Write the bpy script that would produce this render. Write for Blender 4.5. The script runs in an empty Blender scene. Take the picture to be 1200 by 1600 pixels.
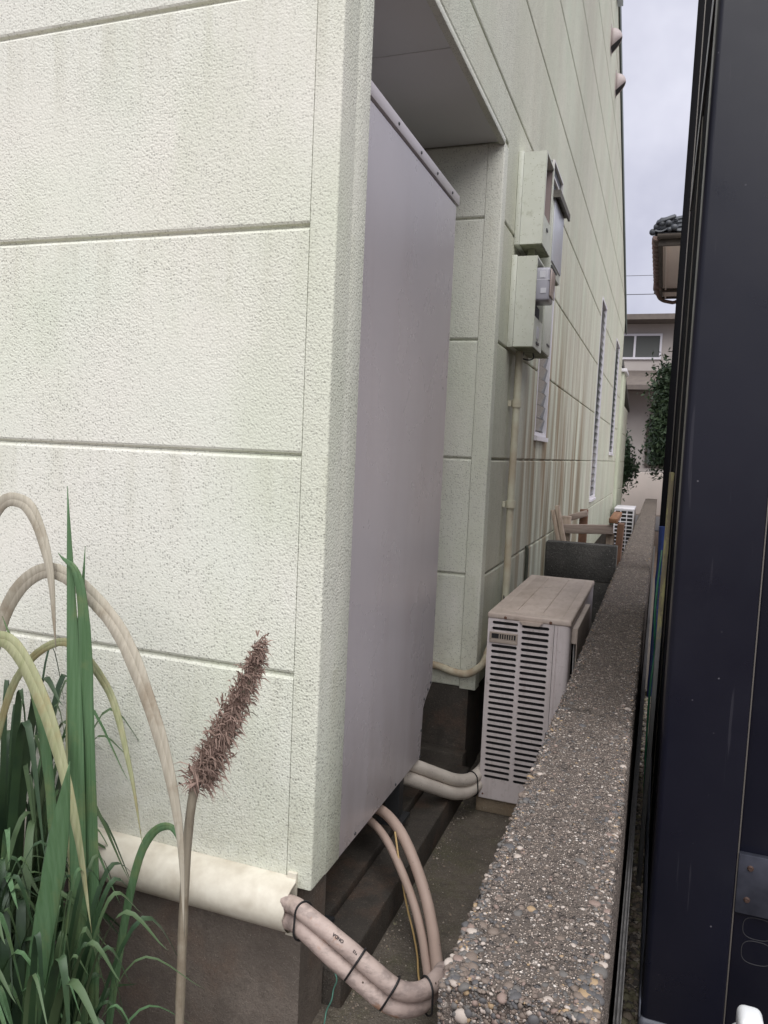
import bpy, bmesh, math, random
import numpy as np
from mathutils import Vector, Matrix, noise as mnoise
random.seed(7); RNG = np.random.default_rng(7)
S = bpy.context.scene
COL = S.collection

# ------------------------------------------------------------------ camera
cam_d = bpy.data.cameras.new('camera'); cam = bpy.data.objects.new('camera', cam_d); COL.objects.link(cam)
_f = 1200.0
_Y = Vector((433, -78, _f)).normalized()
_d = Vector((-.045, 1.0, (.045*_Y.x - _Y.y)/_Y.z)).normalized()
_X = _d.cross(_Y)
_R = Matrix((_X, _Y, -_d))                      # rows: world axes in camera space (x right, y down, z forward)
right, down, fwd = _R.col[0], _R.col[1], _R.col[2]
m4 = Matrix((right, -down, -fwd)).transposed().to_4x4()
m4.translation = Vector((.614, 0, 1.45))
cam.matrix_world = m4
cam_d.sensor_width = 36; cam_d.lens = 27.0; cam_d.clip_start = .02; cam_d.clip_end = 600
S.camera = cam

# ------------------------------------------------------------------ sky, sun, exposure
SUN_EL, SUN_AZ = math.radians(57), math.radians(157)   # azimuth from +Y clockwise: high behind the camera, to the right
W = bpy.data.worlds.new('World'); S.world = W; W.use_nodes = True
wn, wl = W.node_tree.nodes, W.node_tree.links
wn.clear()
wo = wn.new('ShaderNodeOutputWorld'); wb = wn.new('ShaderNodeBackground'); wb.inputs['Strength'].default_value = .056
sky = wn.new('ShaderNodeTexSky'); sky.sky_type = 'NISHITA'; sky.sun_disc = False
sky.sun_elevation = SUN_EL; sky.sun_rotation = SUN_AZ; sky.dust_density = 2.5
tc = wn.new('ShaderNodeTexCoord'); nz = wn.new('ShaderNodeTexNoise')
nz.inputs['Scale'].default_value = 3.4; nz.inputs['Detail'].default_value = 5; nz.inputs['Roughness'].default_value = .6
wl.new(tc.outputs['Generated'], nz.inputs['Vector'])
cr = wn.new('ShaderNodeValToRGB')
cr.color_ramp.elements[0].position = .3; cr.color_ramp.elements[0].color = (3.5, 3.55, 4.4, 1)
cr.color_ramp.elements[1].position = .72; cr.color_ramp.elements[1].color = (6.0, 6.0, 6.8, 1)
wl.new(nz.outputs['Fac'], cr.inputs['Fac'])
mx = wn.new('ShaderNodeMixRGB'); mx.inputs['Fac'].default_value = .93
wl.new(sky.outputs['Color'], mx.inputs[1]); wl.new(cr.outputs['Color'], mx.inputs[2])
wl.new(mx.outputs[0], wb.inputs['Color']); wl.new(wb.outputs[0], wo.inputs['Surface'])
sun_d = bpy.data.lights.new('sun', 'SUN'); sun_d.energy = 1.5; sun_d.angle = math.radians(80); sun_d.color = (1, .985, .955)
sun = bpy.data.objects.new('sun', sun_d); COL.objects.link(sun)
_sd = Vector((math.sin(SUN_AZ)*math.cos(SUN_EL), math.cos(SUN_AZ)*math.cos(SUN_EL), math.sin(SUN_EL)))
sun.rotation_euler = _sd.to_track_quat('Z', 'Y').to_euler(); sun.location = (0, -5, 9)
S.view_settings.view_transform = 'Standard'; S.view_settings.look = 'None'
S.view_settings.gamma = 1; S.view_settings.use_curve_mapping = False
S.view_settings.exposure = 1.38
S.cycles.use_denoising = True

# ------------------------------------------------------------------ material helpers
class NT:
    def __init__(s, name):
        s.m = bpy.data.materials.new(name); s.m.use_nodes = True
        s.t = s.m.node_tree; s.n = s.t.nodes; s.l = s.t.links
        s.b = s.n['Principled BSDF']
        s.co = s.n.new('ShaderNodeTexCoord')
    def set(s, sock, v):
        if isinstance(v, bpy.types.NodeSocket): s.l.new(v, sock)
        elif isinstance(v, (tuple, list)) and len(v) == 3 and sock.type == 'RGBA': sock.default_value = (*v, 1)
        else: sock.default_value = v
    def vec(s, scale=(1, 1, 1), loc=(0, 0, 0)):
        k = s.n.new('ShaderNodeMapping'); s.l.new(s.co.outputs['Object'], k.inputs['Vector'])
        k.inputs['Scale'].default_value = scale; k.inputs['Location'].default_value = loc
        return k.outputs[0]
    def noise(s, scale, detail=3, rough=.55, vec=None, col=False):
        k = s.n.new('ShaderNodeTexNoise'); s.set(k.inputs['Vector'], vec or s.co.outputs['Object'])
        k.inputs['Scale'].default_value = scale; k.inputs['Detail'].default_value = detail; k.inputs['Roughness'].default_value = rough
        return k.outputs['Color' if col else 'Fac']
    def voro(s, scale, out='Distance', vec=None, feature='F1', rnd=1):
        k = s.n.new('ShaderNodeTexVoronoi'); k.feature = feature; s.set(k.inputs['Vector'], vec or s.co.outputs['Object'])
        k.inputs['Scale'].default_value = scale; k.inputs['Randomness'].default_value = rnd
        return k.outputs[out]
    def ramp(s, fac, *st):
        k = s.n.new('ShaderNodeValToRGB'); e = k.color_ramp.elements
        while len(e) < len(st): e.new(.5)
        for i, (p, c) in enumerate(st):
            e[i].position = p
            e[i].color = (c, c, c, 1) if isinstance(c, (int, float)) else (*c, 1)
        s.l.new(fac, k.inputs[0]); return k.outputs[0]
    def mix(s, fac, a, b, mode='MIX'):
        k = s.n.new('ShaderNodeMixRGB'); k.blend_type = mode
        s.set(k.inputs[0], fac); s.set(k.inputs[1], a); s.set(k.inputs[2], b); return k.outputs[0]
    def math(s, op, a, b=0.0, c=0.0):
        k = s.n.new('ShaderNodeMath'); k.operation = op
        s.set(k.inputs[0], a); s.set(k.inputs[1], b); s.set(k.inputs[2], c); return k.outputs[0]
    def xyz(s):
        k = s.n.new('ShaderNodeSeparateXYZ'); s.l.new(s.co.outputs['Object'], k.inputs[0]); return k.outputs
    def bump(s, h, dist, strength=1.0, prev=None):
        k = s.n.new('ShaderNodeBump'); k.inputs['Distance'].default_value = dist; k.inputs['Strength'].default_value = strength
        s.l.new(h, k.inputs['Height'])
        if prev is not None: s.l.new(prev, k.inputs['Normal'])
        return k.outputs[0]
    def out(s, col=None, rough=None, normal=None, metal=None, spec=None, **kw):
        if col is not None: s.set(s.b.inputs['Base Color'], col)
        if rough is not None: s.set(s.b.inputs['Roughness'], rough)
        if normal is not None: s.set(s.b.inputs['Normal'], normal)
        if metal is not None: s.set(s.b.inputs['Metallic'], metal)
        if spec is not None: s.set(s.b.inputs['Specular IOR Level'], spec)
        for k, v in kw.items(): s.set(s.b.inputs[k.replace('_', ' ')], v)
        return s.m
def smooth01(t, v, a, b):
    k = t.n.new('ShaderNodeMapRange'); k.interpolation_type = 'SMOOTHSTEP'
    t.set(k.inputs[0], v); k.inputs[1].default_value = a; k.inputs[2].default_value = b
    return k.outputs[0]

def plain(name, c, rough=.5, c2=None, nscale=8, metal=0, bump=0, bscale=60, spec=.5, specks=0):
    t = NT(name); col = c
    if c2: col = t.mix(t.ramp(t.noise(nscale, 5), (.35, 0.), (.7, 1.)), c, c2)
    if specks:
        col = t.mix(t.ramp(t.voro(specks), (.0, 1.), (.07, 1.), (.1, 0.)), col, tuple(x*.35 for x in c))
    n = t.bump(t.noise(bscale, 4), bump) if bump else None
    return t.out(col, rough, n, metal, spec)

def stucco(name, base, tint, stain=0):
    t = NT(name)
    big = t.ramp(t.noise(2.2, 3), (.35, 0.), (.7, 1.))
    col = t.mix(big, base, tint)
    col = t.mix(t.math('MULTIPLY', t.ramp(t.noise(1.1, 2, vec=t.vec(loc=(3, 7, 1))), (.4, 0.), (.75, 1.)), .5), col, (.72, .70, .66) if not stain else (.60, .57, .50))
    h1 = t.noise(210, 2.2, .5); h2 = t.noise(430, 2, .5)
    vs_ = t.n.new('ShaderNodeTexVoronoi'); t.set(vs_.inputs['Vector'], t.co.outputs['Object']); vs_.inputs['Scale'].default_value = 165
    sc_ = t.n.new('ShaderNodeSeparateColor'); t.l.new(vs_.outputs['Color'], sc_.inputs[0])
    pits = t.math('MULTIPLY', t.ramp(vs_.outputs['Distance'], (.26, 1.), (.46, 0.)), t.ramp(sc_.outputs[0], (.45, 0.), (.70, 1.)))
    pits = t.math('MULTIPLY', pits, t.ramp(t.noise(2.3, 4, .6, t.vec(loc=(9, 1, 4))), (.3, .35), (.65, 1.)))
    h = t.math('SUBTRACT', t.math('ADD', t.ramp(h1, (.28, 0.), (.62, 1.)), t.math('MULTIPLY', h2, .35)), t.math('MULTIPLY', pits, .6))
    if stain:
        x, y, z = t.xyz()
        # vertical weather streaks; each keeps its own width down the board
        st = t.noise(1, 6, .62, t.vec((0, 3.2, .16)))
        st2 = t.noise(1, 4, .58, t.mix(.02, t.vec((0, 6.5, .45), (0, 4, 2)), t.noise(9, 4, col=True)))
        f1 = t.ramp(st, (.42, 0.), (.62, 1.))
        f2 = t.ramp(st2, (.44, 0.), (.60, 1.))
        low = t.math('SUBTRACT', 1., smooth01(t, z, 1.3, 3.4))
        near = t.math('MULTIPLY', smooth01(t, y, 3.2, 3.9), t.math('SUBTRACT', 1., smooth01(t, y, 5.8, 8.0)))
        col = t.mix(t.math('MULTIPLY', f1, .24), col, (.40, .38, .28))
        col = t.mix(t.math('MULTIPLY', t.math('MULTIPLY', f2, low), t.math('ADD', t.math('MULTIPLY', near, .74), .12)), col, (.26, .165, .085))
        f2 = t.math('MULTIPLY', f2, t.ramp(t.noise(4.5, 5, .65, t.vec((1, 1, .6), (2, 2, 5))), (.34, .15), (.62, 1.)))
        f3 = t.math('MULTIPLY', t.ramp(t.noise(1, 3, .6, t.vec((0, 5, .25), (0, 9, 0))), (.46, 0.), (.58, 1.)), t.math('MULTIPLY', near, t.math('SUBTRACT', 1., smooth01(t, z, .9, 2.3))))
        col = t.mix(t.math('MULTIPLY', f3, .5), col, (.20, .165, .11))
        alg = t.math('MULTIPLY', t.math('SUBTRACT', 1., smooth01(t, z, .6, 1.6)), t.ramp(t.noise(3.5, 4), (.3, .2), (.7, 1.)))
        col = t.mix(t.math('MULTIPLY', alg, .26), col, (.30, .33, .22))
        col = t.mix(t.math('MULTIPLY', t.ramp(t.noise(60, 5, .7, t.vec((1, 1, .35))), (.5, 0.), (.72, 1.)), .28), col, (.33, .32, .25))
    if not stain:
        x_, y_, z_ = t.xyz()
        fr = t.math('FRACT', t.math('DIVIDE', t.math('SUBTRACT', z_, .985-.4455*4), .4455))
        dr = t.math('MULTIPLY', smooth01(t, fr, .35, 1.), t.ramp(t.noise(1, 5, .65, t.vec((16, 16, .9))), (.46, 0.), (.72, 1.)))
        col = t.mix(t.math('MULTIPLY', dr, .42), col, (.47, .46, .35))
        bl = t.math('MULTIPLY', t.ramp(t.noise(1, 4, .6, t.vec((3.2, 3.2, 1.3), (.6, 0, .2))), (.5, 0.), (.68, 1.)), .38)
        col = t.mix(bl, col, (.56, .60, .46))
        sp = t.math('MULTIPLY', t.math('SUBTRACT', 1., smooth01(t, z_, .55, .95)), t.ramp(t.noise(17, 5, .7), (.35, 0.), (.7, 1.)))
        col = t.mix(t.math('MULTIPLY', sp, .45), col, (.42, .41, .30))
    col = t.mix(t.math('MULTIPLY', pits, .58 if not stain else .5), col, tuple(v*.36 for v in base))
    h = t.math('MULTIPLY', h, t.ramp(t.noise(3.1, 4, .6, t.vec(loc=(4, 4, 9))), (.3, .55), (.7, 1.3)))
    n = t.bump(h, .0009 if not stain else .0016, .9)
    return t.out(col, .82, n, spec=.25)

def concrete(name, base, dark, speck, wet=.75, bump=.004, moss=None, sp_scale=110, sp_amt=1.0):
    t = NT(name)
    col = t.mix(t.ramp(t.noise(5, 6, .6), (.35, 0.), (.68, 1.)), base, dark)
    if moss: col = t.mix(t.math('MULTIPLY', t.ramp(t.noise(9, 5, .6, t.vec(loc=(5, 2, 8))), (.5, 0.), (.68, 1.)), .6), col, moss)
    col = t.mix(t.math('MULTIPLY', t.ramp(t.noise(240, 2), (.42, 0.), (.62, 1.)), .5), col, dark)
    cell = t.voro(sp_scale, 'Color'); cb = t.n.new('ShaderNodeSeparateColor'); t.l.new(cell, cb.inputs[0])
    wv = t.mix(.006, t.co.outputs['Object'], t.noise(160, 2, col=True)); near = t.ramp(t.voro(sp_scale, vec=wv), (.0, 1.), (.16, .9), (.34, 0.))
    pick = t.math('MULTIPLY', t.ramp(cb.outputs[0], (.80, 0.), (.9, 1.)), t.ramp(t.noise(60, 3), (.4, 0.), (.6, 1.)))
    col = t.mix(t.math('MULTIPLY', t.math('MULTIPLY', near, pick), sp_amt), col, speck)
    col = t.mix(t.math('MULTIPLY', t.ramp(t.noise(330, 3, .7), (.58, 0.), (.68, 1.)), .55*sp_amt), col, speck)
    col = t.mix(t.math('MULTIPLY', t.ramp(t.noise(28, 5, .7), (.5, 0.), (.66, 1.)), .6), col, dark)
    h = t.math('ADD', t.noise(70, 5, .65), t.math('MULTIPLY', near, .25))
    return t.out(col, wet, t.bump(h, bump, .9), spec=.3)

M = {}
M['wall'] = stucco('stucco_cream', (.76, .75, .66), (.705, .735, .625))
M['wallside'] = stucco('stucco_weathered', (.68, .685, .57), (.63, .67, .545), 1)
M['trim'] = stucco('stucco_trim', (.70, .695, .60), (.65, .675, .565))
M['core'] = plain('joint_backing', (.50, .49, .40), .9)
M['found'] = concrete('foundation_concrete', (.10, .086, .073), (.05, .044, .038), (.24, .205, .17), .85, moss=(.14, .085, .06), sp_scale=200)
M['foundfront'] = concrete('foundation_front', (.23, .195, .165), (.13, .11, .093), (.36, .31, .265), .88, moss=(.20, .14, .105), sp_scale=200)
M['floor'] = concrete('alley_concrete', (.20, .17, .135), (.09, .078, .064), (.52, .49, .43), .7, .010, moss=(.12, .118, .06), sp_scale=210)
M['step'] = concrete('step_concrete', (.085, .073, .06), (.042, .037, .032), (.22, .19, .155), .75, moss=(.13, .078, .052), sp_scale=220)
M['cross'] = concrete('block_dark', (.10, .096, .09), (.05, .049, .047), (.42, .40, .37), .9, .006, sp_scale=110)
M['crosstop'] = M['cross']
M['mortar'] = plain('mortar', (.20, .19, .17), .95, bump=.003)
M['soffit'] = plain('soffit_board', (.72, .715, .71), .8, (.68, .68, .675), 3)
def enamel():
    t = NT('tank_enamel')
    col = t.mix(t.ramp(t.noise(2.2, 4), (.35, 0.), (.7, 1.)), (.50, .462, .478), (.455, .425, .445))
    col = t.mix(t.math('MULTIPLY', t.ramp(t.noise(1, 5, .65, t.vec((9, 9, 1.2))), (.5, 0.), (.75, 1.)), .3), col, (.36, .31, .31))
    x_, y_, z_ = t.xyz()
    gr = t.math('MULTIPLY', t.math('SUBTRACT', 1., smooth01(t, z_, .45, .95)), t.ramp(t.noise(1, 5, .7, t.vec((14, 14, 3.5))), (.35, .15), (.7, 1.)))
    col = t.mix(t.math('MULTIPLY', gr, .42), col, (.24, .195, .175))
    d = t.math('MULTIPLY', t.ramp(t.noise(40, 4), (.5, 0.), (.6, 1.)), t.ramp(t.voro(2.3, vec=t.vec(loc=(.3, .1, .55))), (.0, 1.), (.06, 0.)))
    col = t.mix(t.math('MULTIPLY', d, .3), col, (.27, .20, .18))
    return t.out(col, t.math('ADD', t.math('MULTIPLY', t.noise(5, 4), .12), .22), t.bump(t.noise(1.3, 1.5), .012, .16), spec=.75)
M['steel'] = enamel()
M['steeltrim'] = plain('tank_lid_enamel', (.53, .49, .505), .36, (.49, .455, .47), 6)
M['screw'] = plain('rusty_screw', (.10, .06, .045), .6, (.22, .10, .06), 300, metal=.4)
M['screwb'] = plain('brown_screw', (.055, .035, .03), .55, (.09, .05, .035), 400, metal=.4)
M['darkmetal'] = plain('dark_metal', (.06, .062, .066), .45, metal=.5)
M['black'] = plain('black_rubber', (.012, .012, .013), .5)
M['void'] = plain('dark_inside', (.018, .017, .018), .8)
def ac_enamel():
    t = NT('ac_enamel')
    col = t.mix(t.ramp(t.noise(5, 5), (.35, 0.), (.7, 1.)), (.66, .60, .595), (.59, .53, .515))
    col = t.mix(t.math('MULTIPLY', t.ramp(t.noise(1, 5, .65, t.vec((30, 30, 3))), (.48, 0.), (.7, 1.)), .45), col, (.37, .315, .285))
    col = t.mix(t.math('MULTIPLY', t.ramp(t.noise(60, 5, .7), (.55, 0.), (.75, 1.)), .5), col, (.30, .25, .22))
    return t.out(col, .5, spec=.4)
M['ac'] = ac_enamel()
def ac_top():
    t = NT('ac_lid_enamel')
    col = t.mix(t.ramp(t.noise(7, 5), (.35, 0.), (.7, 1.)), (.55, .465, .405), (.46, .38, .325))
    col = t.mix(t.math('MULTIPLY', t.ramp(t.noise(34, 4, .6, t.vec((1.6, .5, 1))), (.46, 0.), (.72, 1.)), .42), col, (.33, .26, .20))
    x, y, z = t.xyz()
    d = t.math('MULTIPLY', t.ramp(t.noise(55, 4), (.45, 0.), (.55, 1.)), t.ramp(t.voro(5.5), (.0, 1.), (.12, 0.)))
    col = t.mix(d, col, (.05, .025, .018))
    return t.out(col, .55, t.bump(t.noise(25, 4), .0015), spec=.35)
M['actop'] = ac_top()
M['deflector'] = plain('aged_plastic', (.46, .39, .335), .55, (.32, .265, .22), 9)
M['wire'] = plain('white_wire', (.62, .60, .58), .4)
def box_plastic():
    t = NT('mossy_box_plastic')
    col = t.mix(t.ramp(t.noise(9, 4), (.35, 0.), (.65, 1.)), (.62, .635, .56), (.575, .59, .51))
    col = t.mix(t.math('MULTIPLY', t.ramp(t.noise(38, 5, .7), (.55, 0.), (.76, 1.)), .5), col, (.27, .275, .17))
    col = t.mix(t.ramp(t.voro(75), (.0, 1.), (.1, 1.), (.14, 0.)), col, (.33, .33, .22))
    return t.out(col, .5, spec=.4)
M['box'] = box_plastic()
M['boxdark'] = plain('dark_box_plastic', (.24, .245, .17), .75, (.13, .14, .085), 40)  # much darker than the box colour, for undersides and glands
M['pinkbrown'] = plain('meter_recess', (.33, .265, .25), .6, (.27, .215, .205), 5)
M['paneg'] = plain('milky_pane', (.55, .56, .60), .3)
M['hood'] = plain('brown_hood', (.07, .058, .05), .6, (.14, .13, .105), 30)
M['meterg'] = plain('meter_case', (.38, .375, .42), .25)
M['meterclear'] = plain('meter_front', (.45, .36, .32), .2, spec=.6)
M['label'] = plain('grey_label', (.62, .62, .66), .4)
M['white'] = plain('white_aluminium', (.72, .70, .74), .4)
M['conduit'] = plain('painted_conduit', (.56, .55, .43), .6, (.44, .37, .27), 11)
M['recpipe'] = plain('cream_lagging', (.55, .51, .38), .7, (.36, .26, .17), 22, bump=.002, bscale=120)
M['pipeg'] = plain('grey_pipe_tape', (.66, .60, .53), .65, (.53, .475, .42), 12, bump=.0015, bscale=90, specks=60)
M['pipep'] = plain('pink_pipe_tape', (.54, .41, .345), .6, (.45, .335, .275), 7, bump=.0012, bscale=70, specks=38)
def pipe_dirty():
    t = NT('dirty_pipe_tape')
    col = t.mix(t.ramp(t.noise(14, 5, .6), (.4, 0.), (.62, 1.)), (.47, .375, .33), (.385, .30, .265))
    g = t.n.new('ShaderNodeNewGeometry'); s = t.n.new('ShaderNodeSeparateXYZ'); t.l.new(g.outputs['True Normal'], s.inputs[0])
    col = t.mix(t.math('MULTIPLY', t.ramp(t.noise(26, 5, .65, t.vec((1, 1, 2))), (.5, 0.), (.62, 1.)), .6), col, (.20, .16, .145))
    col = t.mix(t.ramp(t.voro(34), (.0, 1.), (.06, 1.), (.09, 0.)), col, (.05, .03, .02))
    col = t.mix(t.math('MULTIPLY', t.ramp(t.noise(19, 4, .6, t.vec(loc=(2, 5, 3))), (.62, 0.), (.7, 1.)), .7), col, (.33, .16, .08))
    return t.out(col, .55, t.bump(t.noise(80, 4), .0015))
M['piped'] = pipe_dirty()
M['cover'] = plain('pipe_cover_white', (.70, .66, .56), .5, (.50, .45, .36), 18)
def glass():
    t = NT('louvre_glass'); return t.out((.11, .125, .125), .16, spec=.45, Transmission_Weight=.25, IOR=1.45)
M['glass'] = glass()
M['dimroom'] = plain('dim_room', (.10, .105, .10), .8)
M['roof'] = plain('roof_slate', (.09, .085, .08), .7, (.12, .115, .11), 12)
M['flash'] = plain('verge_metal', (.10, .125, .11), .5)
M['vent'] = plain('vent_plastic', (.50, .43, .42), .5, (.42, .36, .34), 9)
M['flashw'] = plain('barge_white', (.55, .60, .66), .5)
M['dpipe'] = plain('green_cream_pipe', (.52, .55, .42), .55, (.45, .48, .37), 5)
def shed_paint():
    t = NT('navy_shed_paint')
    col = t.mix(t.ramp(t.noise(3, 4), (.35, 0.), (.7, 1.)), (.0050, .0056, .0125), (.0072, .0074, .0150))
    cell = t.voro(42, 'Color'); sp = t.n.new('ShaderNodeSeparateColor'); t.l.new(cell, sp.inputs[0])
    f = t.math('MULTIPLY', t.ramp(t.voro(42), (.0, 1.), (.06, 1.), (.10, 0.)), t.ramp(sp.outputs[0], (.88, 0.), (.94, 1.)))
    col = t.mix(t.math('MULTIPLY', f, .38), col, (.22, .21, .23))
    f2 = t.ramp(t.noise(7, 5, .7), (.55, 0.), (.8, 1.))
    col = t.mix(t.math('MULTIPLY', f2, .35), col, (.015, .0145, .021))
    sc = t.ramp(t.noise(1, 3, .5, t.vec((60, 60, 3))), (.66, 0.), (.7, 1.))
    col = t.mix(t.math('MULTIPLY', sc, .12), col, (.12, .115, .13))
    return t.out(col, t.math('ADD', t.math('MULTIPLY', t.noise(11, 4), .22), .20), t.bump(t.noise(6, 2), .002, .3), spec=.36)
M['shed'] = shed_paint(); M['shedside'] = plain('shed_side_matt', (.006, .0065, .011), .95, spec=.05); M['blackpaint'] = plain('matt_black_steel', (.007, .007, .009), .8, spec=.12)
M['shedtrim'] = plain('shed_bead', (.16, .145, .13), .4, metal=.3)
M['shedrail'] = plain('shed_base_rail', (.11, .115, .14), .4, (.08, .085, .10), 12)
M['plate'] = plain('zinc_plate', (.060, .064, .085), .42, (.035, .038, .052), 30, metal=.5)
M['ring'] = plain('scuff_mark', (.028, .028, .031), .6)
M['whitep'] = plain('white_plastic', (.80, .82, .83), .3)
M['rail'] = plain('rail_metal', (.20, .195, .19), .5, (.10, .097, .094), 60, metal=.3)
def agg():
    t = NT('washed_aggregate')
    def grains(scale, lo, hi, seed):
        v = t.n.new('ShaderNodeTexVoronoi'); t.l.new(t.vec(loc=(seed, seed*.7, seed*.3)), v.inputs['Vector']); v.inputs['Scale'].default_value = scale
        sp = t.n.new('ShaderNodeSeparateColor'); t.l.new(v.outputs['Color'], sp.inputs[0])
        body = t.ramp(v.outputs['Distance'], (.30, 1.), (.52, 0.))
        return t.math('MULTIPLY', body, t.ramp(sp.outputs[0], (lo, 0.), (hi, 1.))), sp.outputs[1], body
    patch = t.ramp(t.noise(7, 5, .65), (.35, 0.), (.68, 1.))
    col = t.mix(t.noise(300, 3, .7), (.06, .050, .044), (.18, .15, .128))
    fa, fc, fb = grains(330, .35, .5, 1)
    col = t.mix(fa, col, t.ramp(fc, (.0, (.25, .20, .165)), (.4, (.46, .375, .315)), (.75, (.68, .565, .48)), (1., (.84, .75, .66))))
    ga, gc, gb = grains(170, .52, .62, 4)
    col = t.mix(ga, col, t.ramp(gc, (.0, (.085, .08, .08)), (.35, (.22, .18, .155)), (.7, (.42, .35, .29)), (.95, (.80, .73, .66))))
    ha, hc, hb = grains(88, .72, .8, 9)
    col = t.mix(t.math('MULTIPLY', ha, .9), col, t.ramp(hc, (.0, (.10, .10, .105)), (.4, (.26, .205, .175)), (.75, (.38, .32, .27)), (.97, (.70, .62, .55))))
    col = t.mix(t.math('MULTIPLY', patch, .42), col, t.mix(.5, col, (.05, .044, .039)))
    crack = t.ramp(t.noise(24, 5, .75, t.vec((1, .8, 1))), (.36, 1.), (.43, 0.))
    col = t.mix(t.math('MULTIPLY', crack, .6), col, (.035, .030, .027))
    h = t.math('ADD', t.math('ADD', t.math('MULTIPLY', fa, .35), t.math('MULTIPLY', ga, .8)), t.math('ADD', ha, t.math('MULTIPLY', t.noise(42, 5, .7), 1.4)))
    return t.out(col, .85, t.bump(h, .007, 1.), spec=.25)
M['agg'] = agg()
PEB = [plain('pebble_brown', (.20, .16, .13), .75, (.12, .092, .076), 140), plain('pebble_slate', (.10, .098, .10), .7, (.07, .066, .066), 90),
       plain('pebble_pale', (.47, .41, .36), .75, (.33, .28, .24), 90), plain('pebble_grey', (.14, .13, .12), .75, (.085, .08, .075), 90),
       plain('pebble_ochre', (.36, .26, .155), .75, (.26, .18, .105), 90), plain('pebble_rose', (.26, .19, .16), .7, (.17, .125, .105), 80)]
M['gravel'] = plain('gravel_base', (.16, .135, .11), .95, (.08, .07, .06), 60, bump=.01, bscale=90)
GRV = [plain('gravel_brown', (.30, .245, .19), .85), plain('gravel_dark', (.15, .135, .12), .85), plain('gravel_olive', (.26, .24, .155), .85), plain('gravel_light', (.50, .44, .37), .8)]
def wood(name, a, b, axis):
    t = NT(name); sc = [55, 55, 55]; sc[axis] = 4
    col = t.mix(t.ramp(t.noise(1, 5, .6, t.vec(tuple(sc))), (.35, 0.), (.65, 1.)), a, b)
    col = t.mix(t.math('MULTIPLY', t.ramp(t.noise(20, 4), (.5, 0.), (.7, 1.)), .4), col, tuple(v*.5 for v in b))
    return t.out(col, .8, t.bump(t.noise(1, 4, .6, t.vec(tuple(sc))), .003))
M['woodx'] = wood('wood_grey_across', (.44, .36, .31), (.30, .235, .20), 0)
M['woody'] = wood('wood_orange_arm', (.36, .19, .10), (.24, .12, .065), 1)
M['woodz'] = wood('wood_grey_upright', (.48, .39, .31), (.30, .225, .175), 2)
M['woodr'] = wood('wood_red_upright', (.22, .115, .07), (.13, .07, .045), 2)
def lichen():
    t = NT('lichen_board')
    x, y, z = t.xyz()
    e = t.math('ADD', z, t.math('MULTIPLY', t.noise(30, 5, .7), .30))
    col = t.mix(t.ramp(t.noise(45, 5, .7, t.vec((1, 1, .3))), (.42, 0.), (.55, 1.)), (.36, .34, .15), (.20, .17, .11))
    col = t.mix(t.math('SUBTRACT', 1., smooth01(t, e, 1.02, 1.12)), col, (.17, .17, .165))
    return t.out(col, .85, t.bump(t.noise(60, 4), .003))
M['lichen'] = lichen()
M['hose'] = plain('green_hose', (.03, .16, .085), .4)
M['teal'] = plain('teal_string', (.10, .26, .20), .6)
M['yellow'] = plain('yellow_wire', (.55, .38, .16), .55)
M['blue'] = plain('blue_sheet', (.03, .06, .22), .5, (.02, .04, .14), 20)
M['soil'] = plain('soil', (.135, .095, .07), .95, (.085, .06, .045), 4, bump=.03, bscale=20)
M['leafd'] = plain('leaf_dark', (.035, .07, .028), .5, (.02, .045, .022), 20)

def leafmat(name, a, b, c):
    t = NT(name)
    col = t.mix(t.ramp(t.noise(1, 4, .6, t.vec((140, 60, 5))), (.35, 0.), (.65, 1.)), a, b)
    col = t.mix(t.math('MULTIPLY', t.ramp(t.noise(13, 5, .65), (.5, 0.), (.68, 1.)), .7), col, c)
    return t.out(col, .65, t.bump(t.noise(1, 3, .5, t.vec((160, 70, 4))), .002), spec=.3)
M['leafp'] = leafmat('leaf_grey_dry', (.42, .385, .31), (.33, .30, .235), (.22, .175, .12))
M['leafo'] = leafmat('leaf_olive_pale', (.33, .335, .20), (.25, .265, .14), (.30, .23, .11))
M['stalk'] = leafmat('dry_stalk', (.33, .29, .22), (.24, .21, .16), (.16, .12, .08))
M['leafm'] = leafmat('leaf_mid', (.10, .18, .09), (.07, .14, .06), (.15, .19, .08))
M['dry'] = plain('dry_flower', (.27, .185, .15), .9, (.16, .11, .085), 60)
M['kawara'] = plain('roof_tile_glaze', (.045, .05, .056), .45, (.065, .07, .077), 9)
M['fascia'] = plain('fascia_wood', (.085, .07, .055), .8, (.05, .043, .036), 14)
M['rusty'] = plain('copper_gutter', (.20, .12, .10), .6, (.12, .10, .075), 12)
M['soff2'] = plain('soffit_beige', (.80, .70, .63), .8, (.77, .675, .61), 2)
M['nwall'] = plain('neighbour_plaster', (.46, .40, .355), .9, (.42, .37, .33), 2, bump=.004)
M['nwall2'] = plain('far_plaster', (.50, .455, .425), .9, (.43, .39, .36), 1.3)
M['nroof'] = plain('far_roof', (.16, .135, .115), .8, (.12, .10, .09), 6)
M['asphalt'] = plain('road_asphalt', (.075, .07, .07), .9, (.06, .056, .056), 6)
M['paleblock'] = concrete('pale_plinth', (.33, .27, .19), (.22, .17, .12), (.42, .38, .3), .85, moss=(.26, .16, .08))
M['bounce'] = concrete('pale_bounce_concrete', (.42, .40, .37), (.30, .285, .265), (.5, .48, .45), .9)  # pale so that the added sheet lights the neighbour's soffit from below
M['bark'] = plain('bark', (.09, .07, .05), .9, bump=.01)
M['pole'] = plain('pole_concrete', (.33, .32, .31), .8)

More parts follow.
